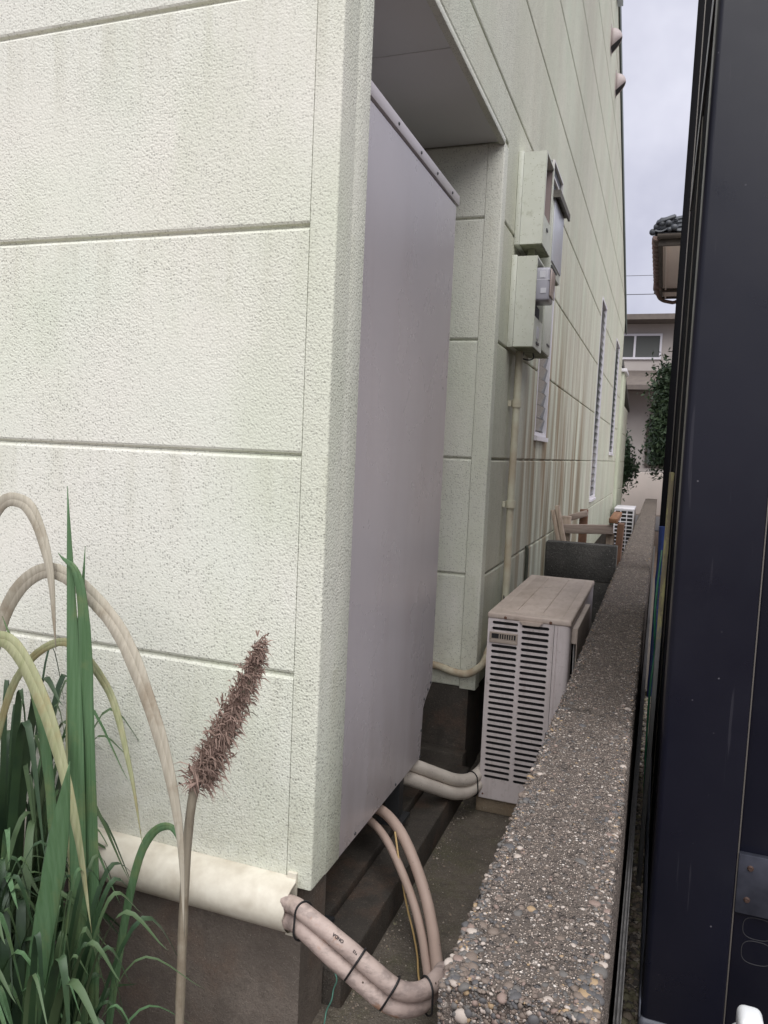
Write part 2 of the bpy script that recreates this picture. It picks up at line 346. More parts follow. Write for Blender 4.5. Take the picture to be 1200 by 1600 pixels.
# ------------------------------------------------------------------ object helpers
def link(name, me, m=None, parent=None, loc=None):
    o = bpy.data.objects.new(name, me); COL.objects.link(o)
    for x in (m if isinstance(m, (list, tuple)) else [m] if m else []): me.materials.append(x)
    if loc is not None: o.location = loc
    if parent is not None:
        o.parent = parent; o.matrix_parent_inverse = Matrix.Translation(base_of(parent)).inverted()
    return o
def base_of(o):
    v = Vector(o.location)
    p = o.parent
    if p is None: return v
    return Vector((0, 0, 0)) if o.type == 'MESH' else v
def thing(name, label, cat, loc, group=None):
    o = bpy.data.objects.new(name, None); COL.objects.link(o); o.location = loc
    o.empty_display_size = .1; o['label'] = label; o['category'] = cat
    if group: o['group'] = group
    return o
def tag(o, label=None, cat=None, group=None, kind=None):
    for k, v in (('label', label), ('category', cat), ('group', group), ('kind', kind)):
        if v: o[k] = v
    return o
def bm_box(bm, x0, x1, y0, y1, z0, z1, bev=0, seg=1, rot=None, pivot=None):
    r = bmesh.ops.create_cube(bm, size=1)
    vs = r['verts']
    for v in vs: v.co = Vector((x0 + (v.co.x+.5)*(x1-x0), y0 + (v.co.y+.5)*(y1-y0), z0 + (v.co.z+.5)*(z1-z0)))
    if bev:
        es = list({e for v in vs for e in v.link_edges})
        rb = bmesh.ops.bevel(bm, geom=es, offset=bev, segments=seg, affect='EDGES', profile=.5)
        vs = list({v for f in rb['faces'] for v in f.verts} | {v for v in vs if v.is_valid})
    if rot is not None:
        p = Vector(pivot) if pivot else Vector(((x0+x1)/2, (y0+y1)/2, (z0+z1)/2))
        for v in vs: v.co = rot @ (v.co - p) + p
    return vs
def finish(name, bm, m, parent=None, smooth=False):
    bmesh.ops.recalc_face_normals(bm, faces=bm.faces)
    me = bpy.data.meshes.new(name); bm.to_mesh(me); bm.free()
    if smooth:
        me.shade_smooth()
        try: me.set_sharp_from_angle(angle=math.radians(smooth if smooth > 1 else 40))
        except Exception: pass
    return link(name, me, m, parent)
def box(name, b, m, parent=None, bev=0, seg=2, rot=None, pivot=None, smooth=True):
    bm = bmesh.new(); bm_box(bm, *b, bev=bev, seg=seg, rot=rot, pivot=pivot)
    return finish(name, bm, m, parent, smooth if bev else False)
def boxes(name, bs, m, parent=None, bev=0):
    bm = bmesh.new()
    for b in bs: bm_box(bm, *b, bev=bev)
    return finish(name, bm, m, parent)
def cat_curve(pts, n=10):
    P = [Vector(p) for p in pts]; P = [2*P[0]-P[1]] + P + [2*P[-1]-P[-2]]; out = []
    for i in range(1, len(P)-2):
        for k in range(n):
            t = k/n; a, b, c, d = P[i-1], P[i], P[i+1], P[i+2]
            out.append(.5*((2*b) + (c-a)*t + (2*a-5*b+4*c-d)*t*t + (3*b-a-3*c+d)*t**3))
    out.append(P[-2]); return out
def bm_tube(bm, path, r, seg=10, wob=0, flat=None):
    rings = []; N = len(path); up = Vector((0, 0, 1)); prev = None
    for i, p in enumerate(path):
        tg = (path[min(i+1, N-1)] - path[max(i-1, 0)]).normalized()
        if prev is None:
            a = tg.cross(up)
            if a.length < .05: a = tg.cross(Vector((1, 0, 0)))
            a.normalize()
        else:
            a = (prev - tg*prev.dot(tg)).normalized()
        prev = a; b = tg.cross(a)
        rr = r(i/(N-1)) if callable(r) else r
        if wob: rr *= 1 + wob*mnoise.noise(p*35)
        rings.append([bm.verts.new(p + (a*math.cos(2*math.pi*k/seg) + b*math.sin(2*math.pi*k/seg)*(flat or 1))*rr) for k in range(seg)])
    for i in range(N-1):
        for k in range(seg):
            bm.faces.new((rings[i][k], rings[i][(k+1) % seg], rings[i+1][(k+1) % seg], rings[i+1][k]))
    bm.faces.new(rings[0][::-1]); bm.faces.new(rings[-1])
def tube(name, pts, r, m, parent=None, seg=10, n=10, wob=0, curve=True):
    bm = bmesh.new(); path = cat_curve(pts, n) if curve else [Vector(p) for p in pts]
    bm_tube(bm, path, r, seg, wob); return finish(name, bm, m, parent, 60)
def prism(name, poly, axis, a, b, m, parent=None, bev=0):
    """extrude a 2-D polygon along an axis: axis 0 -> (y,z), axis 1 -> (x,z), axis 2 -> (x,y)"""
    bm = bmesh.new()
    def P(u, v, w): return ((w, u, v), (u, w, v), (u, v, w))[axis]
    va = [bm.verts.new(P(u, v, a)) for u, v in poly]; vb = [bm.verts.new(P(u, v, b)) for u, v in poly]
    n = len(poly); bm.faces.new(va); bm.faces.new(vb[::-1])
    for i in range(n): bm.faces.new((va[i], vb[i], vb[(i+1) % n], va[(i+1) % n]))
    if bev: bmesh.ops.bevel(bm, geom=list(bm.edges), offset=bev, segments=2, affect='EDGES')
    return finish(name, bm, m, parent, 40 if bev else False)
def screw(parent, p, axis, r=.006, m=None):
    bm = bmesh.new()
    d = Vector(axis)
    q = d.to_track_quat('Z', 'Y').to_matrix().to_4x4()
    bmesh.ops.create_cone(bm, segments=10, radius1=r, radius2=r*.6, depth=r*.7, cap_ends=True, matrix=Matrix.Translation(Vector(p)) @ q)
    bm_box(bm, p[0]-.0008, p[0]+.0008, p[1]-.0008, p[1]+.0008, p[2]-r*.5, p[2]+r*.5)
    return finish('screw', bm, m or M['screw'], parent)

# ================================================================== GROUND
def sheet(name, x0, x1, y0, y1, z, m, t=.2):
    return tag(box(name, (x0, x1, y0, y1, z-t, z), m), kind='structure')
sheet('ground', -150, 150, -60, 260, 0, M['soil'])
sheet('alley_floor', -.035, .430, 1.30, 4.62, .172, M['floor'])
sheet('alley_floor_far', -.035, .430, 4.72, 14.5, .18, M['floor'])
sheet('road', -60, 60, 17.0, 21.5, .02, M['asphalt'], .1)
sheet('bounce_sheet', .75, 14, 9.6, 16.9, .03, M['bounce'], .1)  # unseen pale sheet, added to bounce light up to the neighbour's soffit
step = box('step', (-.93, .012, 1.545, 2.80, .0, .262), M['step'], bev=.008)
tag(step, kind='structure')
curb = box('step_plinth', (-.70, -.085, 1.60, 2.62, .262, .292), M['step'], bev=.004); tag(curb, kind='structure')
box('step_rear', (-.93, -.02, 2.80, 2.862, .0, .30), M['step'], bev=.004)['kind'] = 'structure'

# ================================================================== HOUSE
H = thing('house', 'pale green stucco board house with a recessed corner and a gable end along the alley', 'house', (0, 2, 0))
J = [.985 + .4455*k for k in range(12)]        # joint heights
Z0 = .548
def verge(y): return 5.34 - .437*(y - 7.05)
VX = -.02                                      # face of the backing behind the boards
# backing walls (parts)
RIDGE = 4.2; zr = verge(RIDGE)
def gable_poly(y0, y1, z0):
    return [(y0, z0), (y1, z0), (y1, verge(y1)), (y0, verge(y0))] if y0 >= RIDGE else None
boxes('wall_backing', [(-3.2, -.02, 1.40, 1.515, .546, 2.587), (-3.2, -.951, 1.515, 2.88, .546, 2.587)], M['core'], H)
prism('wall_backing', [(2.88, .546), (11.45, .546), (11.45, verge(11.45)-.02), (RIDGE, zr-.02), (2.88, zr-.437*1.3)], 0, -3.2, -.060, M['core'], H)
prism('wall_backing', [(1.40, 2.60), (2.88, 2.60), (2.88, zr-.58), (1.40, zr-1.22)], 0, -3.2, -.060, M['core'], H)
# siding boards: bevelled long edges, one object each
G = .0048
WINS = [(3.93, 4.31, 1.555, 2.47), (7.47, 8.03, 1.07, 2.95), (9.86, 10.6, 1.53, 2.93)]
TH = .058
def profile(z0, z1, lo=True, hi=True, c=.0045, gd=.010):
    p = [(-TH, z0+.0004), (-gd, z0+.0004), (-gd, z0+G*.6), (-c*.5, z0+G), (0, z0+G+c)] if lo else [(-TH, z0), (0, z0)]
    p += [(0, z1-G-c), (-c*.5, z1-G), (-gd, z1-G*.6), (-gd, z1-.0004), (-TH, z1-.0004)] if hi else [(0, z1), (-TH, z1)]
    return p
def board_x(y0, y1, z0, z1, x=0., poly=None, m=None):
    """board on the alley side, facing +X, cut round the windows"""
    bm = bmesh.new()
    def seg(a, b, za, zb, lo, hi):
        prof = profile(za, zb, lo, hi)
        va = [bm.verts.new((u, a, v)) for u, v in prof]; vb = [bm.verts.new((u, b, v)) for u, v in prof]
        n = len(prof); bm.faces.new(va); bm.faces.new(vb[::-1])
        for i in range(n): bm.faces.new((va[i], vb[i], vb[(i+1) % n], va[(i+1) % n]))
    if poly is None:
        y = y0
        for wa, wb, wl, wh in WINS:
            if wb < y0 or wa > y1 or wl >= z1 or wh <= z0: continue
            seg(y, wa, z0, z1, True, True); y = wb
            if wl > z0 + .02: seg(wa, wb, z0, wl, True, False)
            if wh < z1 - .02: seg(wa, wb, wh, z1, False, True)
        seg(y, y1, z0, z1, True, True)
    else:
        va = [bm.verts.new((x, u, v)) for u, v in poly]; vb = [bm.verts.new((x-TH, u, v)) for u, v in poly]
        n = len(poly); bm.faces.new(va); bm.faces.new(vb[::-1])
        for i in range(n): bm.faces.new((va[i], vb[i], vb[(i+1) % n], va[(i+1) % n]))
    return finish('siding_board', bm, m or M['wallside'], H)
def board_y(x0, x1, z0, z1, y, m=None):
    """board facing -Y"""
    bm = bmesh.new()
    prof = [(y - u if u > -.02 else y + .0185, v) for u, v in profile(z0, z1)]
    va = [bm.verts.new((x0, u, v)) for u, v in prof]; vb = [bm.verts.new((x1, u, v)) for u, v in prof]
    n = len(prof); bm.faces.new(va); bm.faces.new(vb[::-1])
    for i in range(n): bm.faces.new((va[i], vb[i], vb[(i+1) % n], va[(i+1) % n]))
    return finish('siding_board', bm, m or M['wall'], H)
rows = [(Z0-G, J[0])] + [(J[k], J[k+1]) for k in range(11)]
# pier front (facing the camera side)
for z0, z1 in rows[:5]: board_y(-3.2, -.057, z0, z1, 1.38)
for z0, z1 in rows[5:9]: board_y(-3.2, -.057, z0, z1, 1.38)
# recess end wall
for z0, z1 in rows[:4]: board_y(-.93, -.064, z0, z1, 2.86)
z0, z1 = rows[4]; board_y(-.93, -.064, z0, 2.585+G, 2.86)
# alley wall, up to the sloping verge
for z0, z1 in rows:
    y1 = min(11.45, 7.05 + (5.34 - z1)/.437)
    y0 = 2.925 if z1 < 2.4 else (1.455 if z0 > 2.6 else 2.925)
    if z0 < 2.585 < z1:
        board_x(2.925, y1, z0, z1)
        board_x(1.455, 2.925, 2.585+.02-G, z1)
        continue
    board_x(y0, y1, z0, z1)
    ye = min(11.45, 7.05 + (5.34 - z0)/.437)
    if ye > y1 + .02:
        pl = [(y1, z0+G), (ye, z0+G)] + ([(ye, verge(ye))] if ye == 11.45 else []) + [(y1, z1-G)]
        board_x(0, 0, 0, 0, x=-.0002, poly=pl)
zt = rows[-1][1]
# gable tip
yt = 7.05 + (5.34 - zt)/.437
board_x(0, 0, 0, 0, poly=[(1.455, zt+G), (yt, zt+G), (RIDGE, zr), (1.455, verge(RIDGE)-.437*2.745)] if verge(RIDGE)-.437*2.745 > zt+G else [(RIDGE-(zr-zt-G)/.437, zt+G), (yt, zt+G), (RIDGE, zr)])
# corner trims (L shaped, rounded)
def corner(name, poly, z0, z1, m):
    bm = bmesh.new()
    va = [bm.verts.new((u, v, z0)) for u, v in poly]; vb = [bm.verts.new((u, v, z1)) for u, v in poly]
    n = len(poly); bm.faces.new(va[::-1]); bm.faces.new(vb)
    for i in range(n): bm.faces.new((va[i], va[(i+1) % n], vb[(i+1) % n], vb[i]))
    return finish(name, bm, m, H, 30)
def rounded_L(cx, cy, wx, wy, r=.012, n=4):
    """outer corner at (cx, cy): one leg runs -X along y=cy, the other +Y along x=cx"""
    p = [(cx-wx, cy+.03), (cx-wx, cy)]
    for k in range(n+1):
        a = -math.pi/2 + (math.pi/2)*k/n
        p.append((cx-r+r*math.cos(a), cy+r+r*math.sin(a)))
    p += [(cx, cy+wy), (cx-.03, cy+wy), (cx-.03, cy+.03)]
    return p
corner('corner_trim', rounded_L(0, 1.38, .0555, .073, .0055), .542, 4.2, M['trim'])
box('corner_trim', (-.03, -.0008, 1.4545, 1.532, .535, 2.585), M['trim'], H, bev=.004)
corner('corner_trim', rounded_L(0, 2.86, .0625, .063, .006), .540, 2.585, M['trim'])
# recess lining and soffit
box('recess_back', (-.95, -.93, 1.515, 2.88, .26, 2.585), M['wall'], H)
box('soffit_panel', (-.93, -.004, 1.533, 2.178, 2.588, 2.606), M['soffit'], H, bev=.002)
box('soffit_panel', (-.93, -.004, 2.182, 2.858, 2.588, 2.606), M['soffit'], H, bev=.002)
box('soffit_edge', (-.022, .001, 1.533, 2.86, 2.578, 2.600), M['trim'], H, bev=.003)
# foundation
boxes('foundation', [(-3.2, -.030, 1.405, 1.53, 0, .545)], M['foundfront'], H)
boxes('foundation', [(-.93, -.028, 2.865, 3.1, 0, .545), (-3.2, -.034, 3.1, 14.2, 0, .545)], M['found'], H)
# roof
prism('roof', [(RIDGE, zr+.004), (11.75, verge(11.75)+.004), (11.75, verge(11.75)+.10), (RIDGE, zr+.11), (.9, zr-.437*3.3+.10), (.9, zr-.437*3.3+.004)], 0, -3.4, .004, M['roof'], H)
prism('verge_flashing', [(7.0, verge(7.0)-.012), (11.78, verge(11.78)-.012), (11.78, verge(11.78)+.11), (7.0, verge(7.0)+.11)], 0, .0045, .016, M['flash'], H)
prism('barge_board', [(RIDGE, zr-.13), (6.98, verge(6.98)-.13), (6.98, verge(6.98)+.115), (RIDGE, zr+.125)], 0, .005, .05, M['flashw'], H)
# lower far part and its corner post
prism('wall_backing', [(11.46, .546), (14.2, .546), (14.2, 2.35), (11.46, 2.78)], 0, -3.2, -.060, M['core'], H)
for z0, z1 in rows[:4]: board_x(12.15, 14.2, z0, z1)
box('corner_post', (-.058, .035, 11.5, 12.15, .30, 2.70), M['dpipe'], H, bev=.006)
box('post_cap', (-.02, .07, 11.45, 12.2, 2.70, 2.745), M['white'], H, bev=.004)
prism('lower_roof', [(11.46, 2.79), (14.5, 2.31), (14.5, 2.37), (11.46, 2.86)], 0, -3.3, .02, M['roof'], H)
# louvre windows
SLAT = {}
def window(y0, y1, z0, z1, pitch=.068):
    w = .026; xa, xb = -.050, .007
    bm = bmesh.new()
    bm_box(bm, xa, xb-.004, y0+.001, y0+w*.6, z0+.001, z1-.001); bm_box(bm, xa, xb, y1-w, y1-.001, z0+.001, z1-.001)
    bm_box(bm, xa, xb, y0+w*.6, y1-w, z1-w, z1-.001); bm_box(bm, xa, xb-.003, y0+w*.6, y1-w, z0+.001, z0+.020)
    bm_box(bm, .001, xb+.012, y0-.012, y1+.012, z0-.024, z0-.002)
    f = finish('louvre_window', bm, M['white'], H)
    ya, yb = y0+w*.6+.004, y1-w-.003
    link('dark_backing', box_mesh(-.056, -.051, y0+.002, y1-.002, z0+.002, z1-.002), M['dimroom'], f)
    n = int((z1-z0-w-.02)/pitch)
    me = bpy.data.meshes.new('glass_slat'); bm = bmesh.new()
    R_ = Matrix.Rotation(math.radians(12), 3, 'Y')
    bm_box(bm, -.0025, .0025, ya, yb, -.031, .031, rot=R_, pivot=(0, 0, 0)); bm.to_mesh(me); bm.free()
    me2 = bpy.data.meshes.new('clip_and_gap_bar'); bm = bmesh.new()
    bm_box(bm, .0030, .0075, ya, yb+.002, -.036, -.030, rot=R_, pivot=(0, 0, 0)); bm_box(bm, -.014, -.003, yb-.006, yb+.0015, -.040, .0, rot=R_, pivot=(0, 0, 0)); bm.to_mesh(me2); bm.free()  # added dark bar draws the shaded gap below each slat; jamb clip beside it
    for k in range(n):
        o = link('glass_slat', me, M['glass'] if k == 0 else None, f, (-.010, 0, z0 + .062 + k*pitch))
        link('clip_and_gap_bar', me2, M['darkmetal'] if k == 0 else None, f, (-.010, 0, z0 + .062 + k*pitch))
def box_mesh(*b):
    bm = bmesh.new(); bm_box(bm, *b); me = bpy.data.meshes.new('panel'); bm.to_mesh(me); bm.free(); return me
for w_ in WINS: window(*w_)
# vent hoods
def vent(y, z, r=.062, d=.082, drop=.095):
    nb, na = 12, 7; bm = bmesh.new(); rings = []
    for i in range(na):
        a = i/(na-1)*math.pi/2; x = .004 + d*math.sin(a); rad = max(r*math.cos(a*.985), .003)
        rings.append([bm.verts.new((x, y + math.cos(b)*rad, z + math.sin(b)*rad*1.2)) for b in [math.pi*k/nb for k in range(nb+1)]])
    for i in range(na-1):
        for k in range(nb): bm.faces.new((rings[i][k], rings[i][k+1], rings[i+1][k+1], rings[i+1][k]))
    for k0 in (0, nb):                          # side skirts down to a slanting rim
        low = [bm.verts.new((v.co.x, v.co.y, z - drop*(1-i/(na-1))**1.3)) for i, v in enumerate([rg[k0] for rg in rings])]
        for i in range(na-1): bm.faces.new((rings[i][k0], rings[i+1][k0], low[i+1], low[i]))
    o = finish('vent_hood', bm, M['vent'], H, 50)
    md = o.modifiers.new('solid', 'SOLIDIFY'); md.thickness = .004
    bm = bmesh.new(); L1, L2 = [], []
    for i in range(na):
        a = i/(na-1)*math.pi/2; x = .004 + d*.96*math.sin(a); w = max(r*.96*math.cos(a*.985), .003); zz = z - drop*(1-i/(na-1))**1.3 + .006
        L1.append(bm.verts.new((x, y-w, zz))); L2.append(bm.verts.new((x, y+w, zz)))
    for i in range(na-1): bm.faces.new((L1[i], L1[i+1], L2[i+1], L2[i]))
    finish('mouth_shade_sheet', bm, M['void'], o)  # dark sheet across the open hood, shade inside put into its colour
    boxes('mounting_flange', [(.0005, .004, y-r*1.12, y+r*1.12, z-drop-.012, z+r*1.25)], M['vent'], o)
    return o
vent(6.66, 4.83); vent(7.36, 4.80)
# recess refrigerant line
rp = tube('refrigerant_pipe', [(-.60, 2.825, .66), (-.30, 2.832, .632), (-.155, 2.828, .626), (-.08, 2.826, .611), (-.02, 2.822, .614), (.03, 2.84, .655), (.032, 2.93, .69), (.03, 3.10, .70), (.10, 3.25, .62)], .0145, M['recpipe'], wob=.05)
tag(rp, 'cream lagged pipe bending round the recess corner behind the outdoor unit', 'pipe')

# ================================================================== TANK
T = thing('water_heater_tank', 'tall lavender grey steel water heater cabinet standing in the house recess', 'water heater', (-.40, 2.0, .292))
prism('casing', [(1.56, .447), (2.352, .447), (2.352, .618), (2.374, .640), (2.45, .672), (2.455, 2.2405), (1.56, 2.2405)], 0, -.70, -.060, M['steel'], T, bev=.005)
box('lid', (-.71, -.0555, 1.55, 2.472, 2.2425, 2.275), M['steeltrim'], T, bev=.0025)
for y in (1.86, 2.05, 2.21, 2.38): screw(T, (-.0545, y, 2.257), (1, 0, 0), .0052, M['darkmetal'])
for y, z in ((1.78, .463), (2.10, .463), (2.343, .458), (2.344, .545), (2.362, .645), (2.40, .667), (2.43, .682)): screw(T, (-.059, y, z), (1, 0, 0), .005, M['darkmetal'])
for x in (-.10, -.62):
    for y in (1.62, 2.22):
        boxes('leg', [(x-.022, x+.022, y-.02, y+.02, .305, .447), (x-.04, x+.04, y-.045, y+.045, .2925, .3045)], M['darkmetal'], T)

# ================================================================== PIPES
PG = thing('grey_pipe_pair', 'pair of pale grey lagged pipes from the tall cabinet to the outdoor unit', 'pipes', (0, 2.5, .26))
a1 = [(-.18, 2.20, .475), (-.10, 2.32, .437), (-.03, 2.435, .372), (.025, 2.525, .322), (.062, 2.60, .306), (.088, 2.68, .322), (.095, 2.78, .355)]
a2 = [(x - .004, y - .022, z - .038) for x, y, z in a1]
tube('pipe', a1, .0215, M['pipeg'], PG, 14, wob=.03); tube('pipe', a2, .0225, M['pipeg'], PG, 14, wob=.03)
def loop_tie(c1, c2, r, ax, parent, th=.0022, name='cable_tie', m=None):
    """a band round two parallel pipes with centres c1, c2 and common axis ax"""
    c1, c2, ax = Vector(c1), Vector(c2), Vector(ax).normalized()
    u = (c2-c1); u = (u - ax*u.dot(ax)); L = u.length; u = u.normalized(); v = ax.cross(u); pts = []
    for k in range(11): a = math.pi/2 + math.pi*k/10; pts.append(c1 + (u*math.cos(a) + v*math.sin(a))*(r+th))
    for k in range(11): a = -math.pi/2 + math.pi*k/10; pts.append(c1 + u*L + (u*math.cos(a) + v*math.sin(a))*(r+th))
    pts.append(pts[0]); bm = bmesh.new(); bm_tube(bm, pts, th, 6); return finish(name, bm, m or M['black'], parent, 60)
loop_tie((.062, 2.60, .306), (.058, 2.578, .268), .0222, (.4, 1, .0), PG)

PP = thing('pink_pipe_loop', 'pinkish pipe loop tied with black bands, curving from under the cabinet round the corner', 'pipes', (.15, 1.7, .18))
# upper thin pair: out from under the cabinet, over the step, down to the floor and to the turn
b1 = [(-.15, 2.06, .405), (-.075, 2.03, .410), (.0, 1.96, .405), (.06, 1.905, .365), (.112, 1.86, .300), (.155, 1.79, .258), (.187, 1.71, .250), (.220, 1.615, .268), (.247, 1.52, .312), (.262, 1.45, .368)]
b2 = [(-.17, 2.05, .38), (-.10, 2.01, .382), (-.03, 1.945, .375), (.035, 1.885, .335), (.088, 1.845, .272), (.130, 1.785, .234), (.163, 1.71, .229), (.198, 1.615, .250), (.230, 1.525, .297), (.252, 1.45, .352)]
tube('pipe', b1, .0150, M['pipep'], PP, 14, wob=.025); tube('pipe', b2, .0115, M['pipep'], PP, 12, wob=.025)
# lower fat pair: from the turn forward and up to the house corner
c1 = [(.258, 1.505, .360), (.270, 1.44, .408), (.276, 1.385, .432), (.268, 1.345, .436), (.246, 1.320, .436), (.216, 1.308, .443), (.180, 1.305, .462), (.107, 1.305, .502), (.018, 1.312, .540), (-.02, 1.335, .534), (-.09, 1.350, .522)]
c2 = [(.252, 1.475, .355), (.263, 1.42, .391), (.266, 1.37, .404), (.254, 1.334, .404), (.230, 1.312, .405), (.198, 1.302, .414), (.155, 1.300, .436), (.083, 1.300, .475), (.020, 1.308, .507), (-.02, 1.333, .500), (-.09, 1.350, .494)]
tube('pipe', c1, lambda t: .0150 + .0020*min(1, t*4), M['piped'], PP, 16, wob=.04)
tube('pipe', c2, lambda t: .0145 + .0028*min(1, t*4), M['piped'], PP, 16, wob=.04)
def at(c, i, f): return Vector(c[i]).lerp(Vector(c[i+1]), f)
for i, f in ((8, .05), (6, .55), (5, .15), (3, .1)):
    loop_tie(at(c1, i, f), at(c1, i, f) + Vector((-.003, -.004, -.033)), .0175, Vector(c1[i+1])-Vector(c1[i]), PP)
loop_tie((.262, 1.465, .375), (.255, 1.462, .362), .0165, (.25, -1, .5), PP)
# printed letters along the upper fat pipe
def text_on(parent, txt, p, u, v, size, m):
    cu = bpy.data.curves.new('lettering', 'FONT'); cu.body = txt; cu.size = size; cu.align_x = 'CENTER'; cu.align_y = 'CENTER'; cu.offset = .0003
    o = bpy.data.objects.new('lettering', cu); COL.objects.link(o)
    dg = bpy.context.evaluated_depsgraph_get(); me = bpy.data.meshes.new_from_object(o.evaluated_get(dg)); bpy.data.objects.remove(o)
    u, v = Vector(u).normalized(), Vector(v); v = (v - u*v.dot(u)).normalized(); w = u.cross(v)
    mat = Matrix((u, v, w)).transposed().to_4x4(); mat.translation = Vector(p); me.transform(mat); me.materials.clear()
    return link('lettering', me, m, parent)
M['ink'] = plain('ink', (.03, .022, .022), .7)
def surf(c, i, f, r, view=Vector((.614, 0, 1.45)), off=0.0):
    p = at(c, i, f); ax = (Vector(c[i+1])-Vector(c[i])).normalized(); n = (view-p); n = (n - ax*n.dot(ax)).normalized()
    s = ax.cross(n); n = (n*math.cos(off) + s*math.sin(off)).normalized()
    return p + n*(r+.0014), ax, n
for txt, i, f, sz in (('ONDA', 7, .14, .0082), ('812', 6, .70, .0065)):
    p, ax, n = surf(c1, i, f, .0172, off=.15)
    text_on(PP, txt, p, ax, n.cross(ax), sz, M['ink'])
yw = tube('yellow_wire', [(.0, 1.93, .41), (.035, 1.885, .33), (.062, 1.865, .255), (.09, 1.84, .205), (.125, 1.77, .190), (.150, 1.70, .190), (.185, 1.61, .215), (.215, 1.54, .26), (.245, 1.47, .33)], .0026, M['yellow'], PP, 6)
DU = thing('pipe_cover_duct', 'weathered white pipe cover duct along the foot of the front wall', 'duct', (-1.2, 1.36, .45))
bm = bmesh.new()
arc = [(1.3795 - 0.064*math.sin(math.pi*k/12), .510 - .054*math.cos(math.pi*k/12)) for k in range(13)]
prof = arc + [(y + .0 if 0 else min(1.3795, y+.004), .512 + (z-.512)*.93) for y, z in arc[::-1]]
for xs in ((-2.8, -.03),):
    va = [bm.verts.new((xs[0], u, v)) for u, v in prof]; vb = [bm.verts.new((xs[1] - .012*mnoise.noise((0, u*60, v*60)), u, v)) for u, v in prof]
    n = len(prof)
    for i in range(n): bm.faces.new((va[i], vb[i], vb[(i+1) % n], va[(i+1) % n]))
finish('cover', bm, M['cover'], DU, 50)
box('wall_clip', (-.05, -.03, 1.372, 1.3795, .44, .575), M['cover'], DU); box('wall_clip', (-1.2, -1.17, 1.372, 1.3795, .44, .575), M['cover'], DU)
tag(tube('teal_string', [(.035, 1.385, .40), (.062, 1.372, .392), (.070, 1.369, .376), (.062, 1.374, .352), (.060, 1.37, .33), (.048, 1.375, .30), (.046, 1.37, .275), (.03, 1.385, .22), (.03, 1.40, .174)], .0016, M['teal'], None, 5), 'thin teal string dangling beside the foundation corner', 'string')

# ================================================================== OUTDOOR UNIT
def slotted(bm, x0, x1, z0, z1, y, nx=6, dep=.006, r=None):
    """cell of a panel in plane y with a stadium-shaped slot, walls going back by dep; margins come with the call"""
    (cx0, cx1, cz0, cz1) = (x0[0], x0[1], z0[0], z0[1]); (sx0, sx1, sz0, sz1) = (x1[0], x1[1], z1[0], z1[1])
    r = (sz1-sz0)/2; cz = (sz0+sz1)/2; n = 6
    inner = [(sx1-r + r*math.cos(a), cz + r*math.sin(a)) for a in [-math.pi/2 + math.pi*k/n for k in range(n+1)]] + \
            [(sx0+r + r*math.cos(a), cz + r*math.sin(a)) for a in [math.pi/2 + math.pi*k/n for k in range(n+1)]]
    outer = []
    for (u, v) in inner[:n+1]: outer.append((cx1, cz0 + (cz1-cz0)*(v-sz0)/(sz1-sz0)))
    for (u, v) in inner[n+1:]: outer.append((cx0, cz0 + (cz1-cz0)*(v-sz0)/(sz1-sz0)))
    vi = [bm.verts.new((u, y, v)) for u, v in inner]; vo = [bm.verts.new((u, y, v)) for u, v in outer]; vd = [bm.verts.new((u, y+dep, v)) for u, v in inner]
    N = len(vi)
    for i in range(N):
        j = (i+1) % N
        bm.faces.new((vo[i], vo[j], vi[j], vi[i])); bm.faces.new((vi[i], vi[j], vd[j], vd[i]))
AX0, AX1, AY0, AY1, AZ0, AZ1 = .085, .366, 2.62, 3.56, .236, .905
A = thing('outdoor_unit', 'pinkish grey air conditioner outdoor unit with slotted end panel beside the low wall', 'outdoor unit', (.225, 3.1, .236))
bm = bmesh.new()
zt, pitch, nr = .878, .0205, 29
z_lo = zt - nr*pitch
C1 = (.100, .190); C2 = (.203, .296)
hz = (3, 4)                                     # rows given up to the handle
bm_rows = []
for k in range(nr):
    b, t_ = zt-(k+1)*pitch, zt-k*pitch
    if k < 2 or k > 3:
        slotted(bm, (.092, .1965), (C1[0], C1[1]), (b, t_), (b+.0045, t_-.0045), AY0) if k < nr-1 else None
    slotted(bm, (.1965, .303), (C2[0], C2[1]), (b-.0022, t_-.0022), (b+.0045-.0022, t_-.0045-.0022), AY0) if k < nr-1 else None
def quad(bm, x0, x1, z0, z1, y): bm.faces.new([bm.verts.new(p) for p in ((x0, y, z0), (x1, y, z0), (x1, y, z1), (x0, y, z1))])
zb = zt-(nr-1)*pitch
quad(bm, AX0+.004, .092, AZ0, .889, AY0); quad(bm, .303, .312, AZ0, .889, AY0)
quad(bm, .092, .1965, zt, .889, AY0); quad(bm, .1965, .303, zt-.0022, .889, AY0)
quad(bm, .092, .1965, AZ0, zb, AY0); quad(bm, .1965, .303, AZ0, zb-.0022, AY0)
quad(bm, .092, .1965, zt-4*pitch, zt-2*pitch, AY0)
finish('slotted_panel', bm, M['ac'], A)
bm = bmesh.new()                                 # end strip with two grooves and the rounded front corner, then the sides
pf = [(.3125, AY0+.004), (.3135, AY0), (.323, AY0), (.324, AY0+.003), (.3255, AY0+.003), (.3265, AY0)]
for k in range(7): a = -math.pi/2 + math.pi/2*k/6; pf.append((AX1-.018+.018*math.cos(a), AY0+.018+.018*math.sin(a)))
pf += [(AX1, AY0+.05), (AX1-.004, AY0+.05)]
va = [bm.verts.new((x, y, AZ0)) for x, y in pf]; vb = [bm.verts.new((x, y, .889)) for x, y in pf]
for i in range(len(pf)-1): bm.faces.new((va[i], va[i+1], vb[i+1], vb[i]))
finish('corner_panel', bm, M['ac'], A, 35)
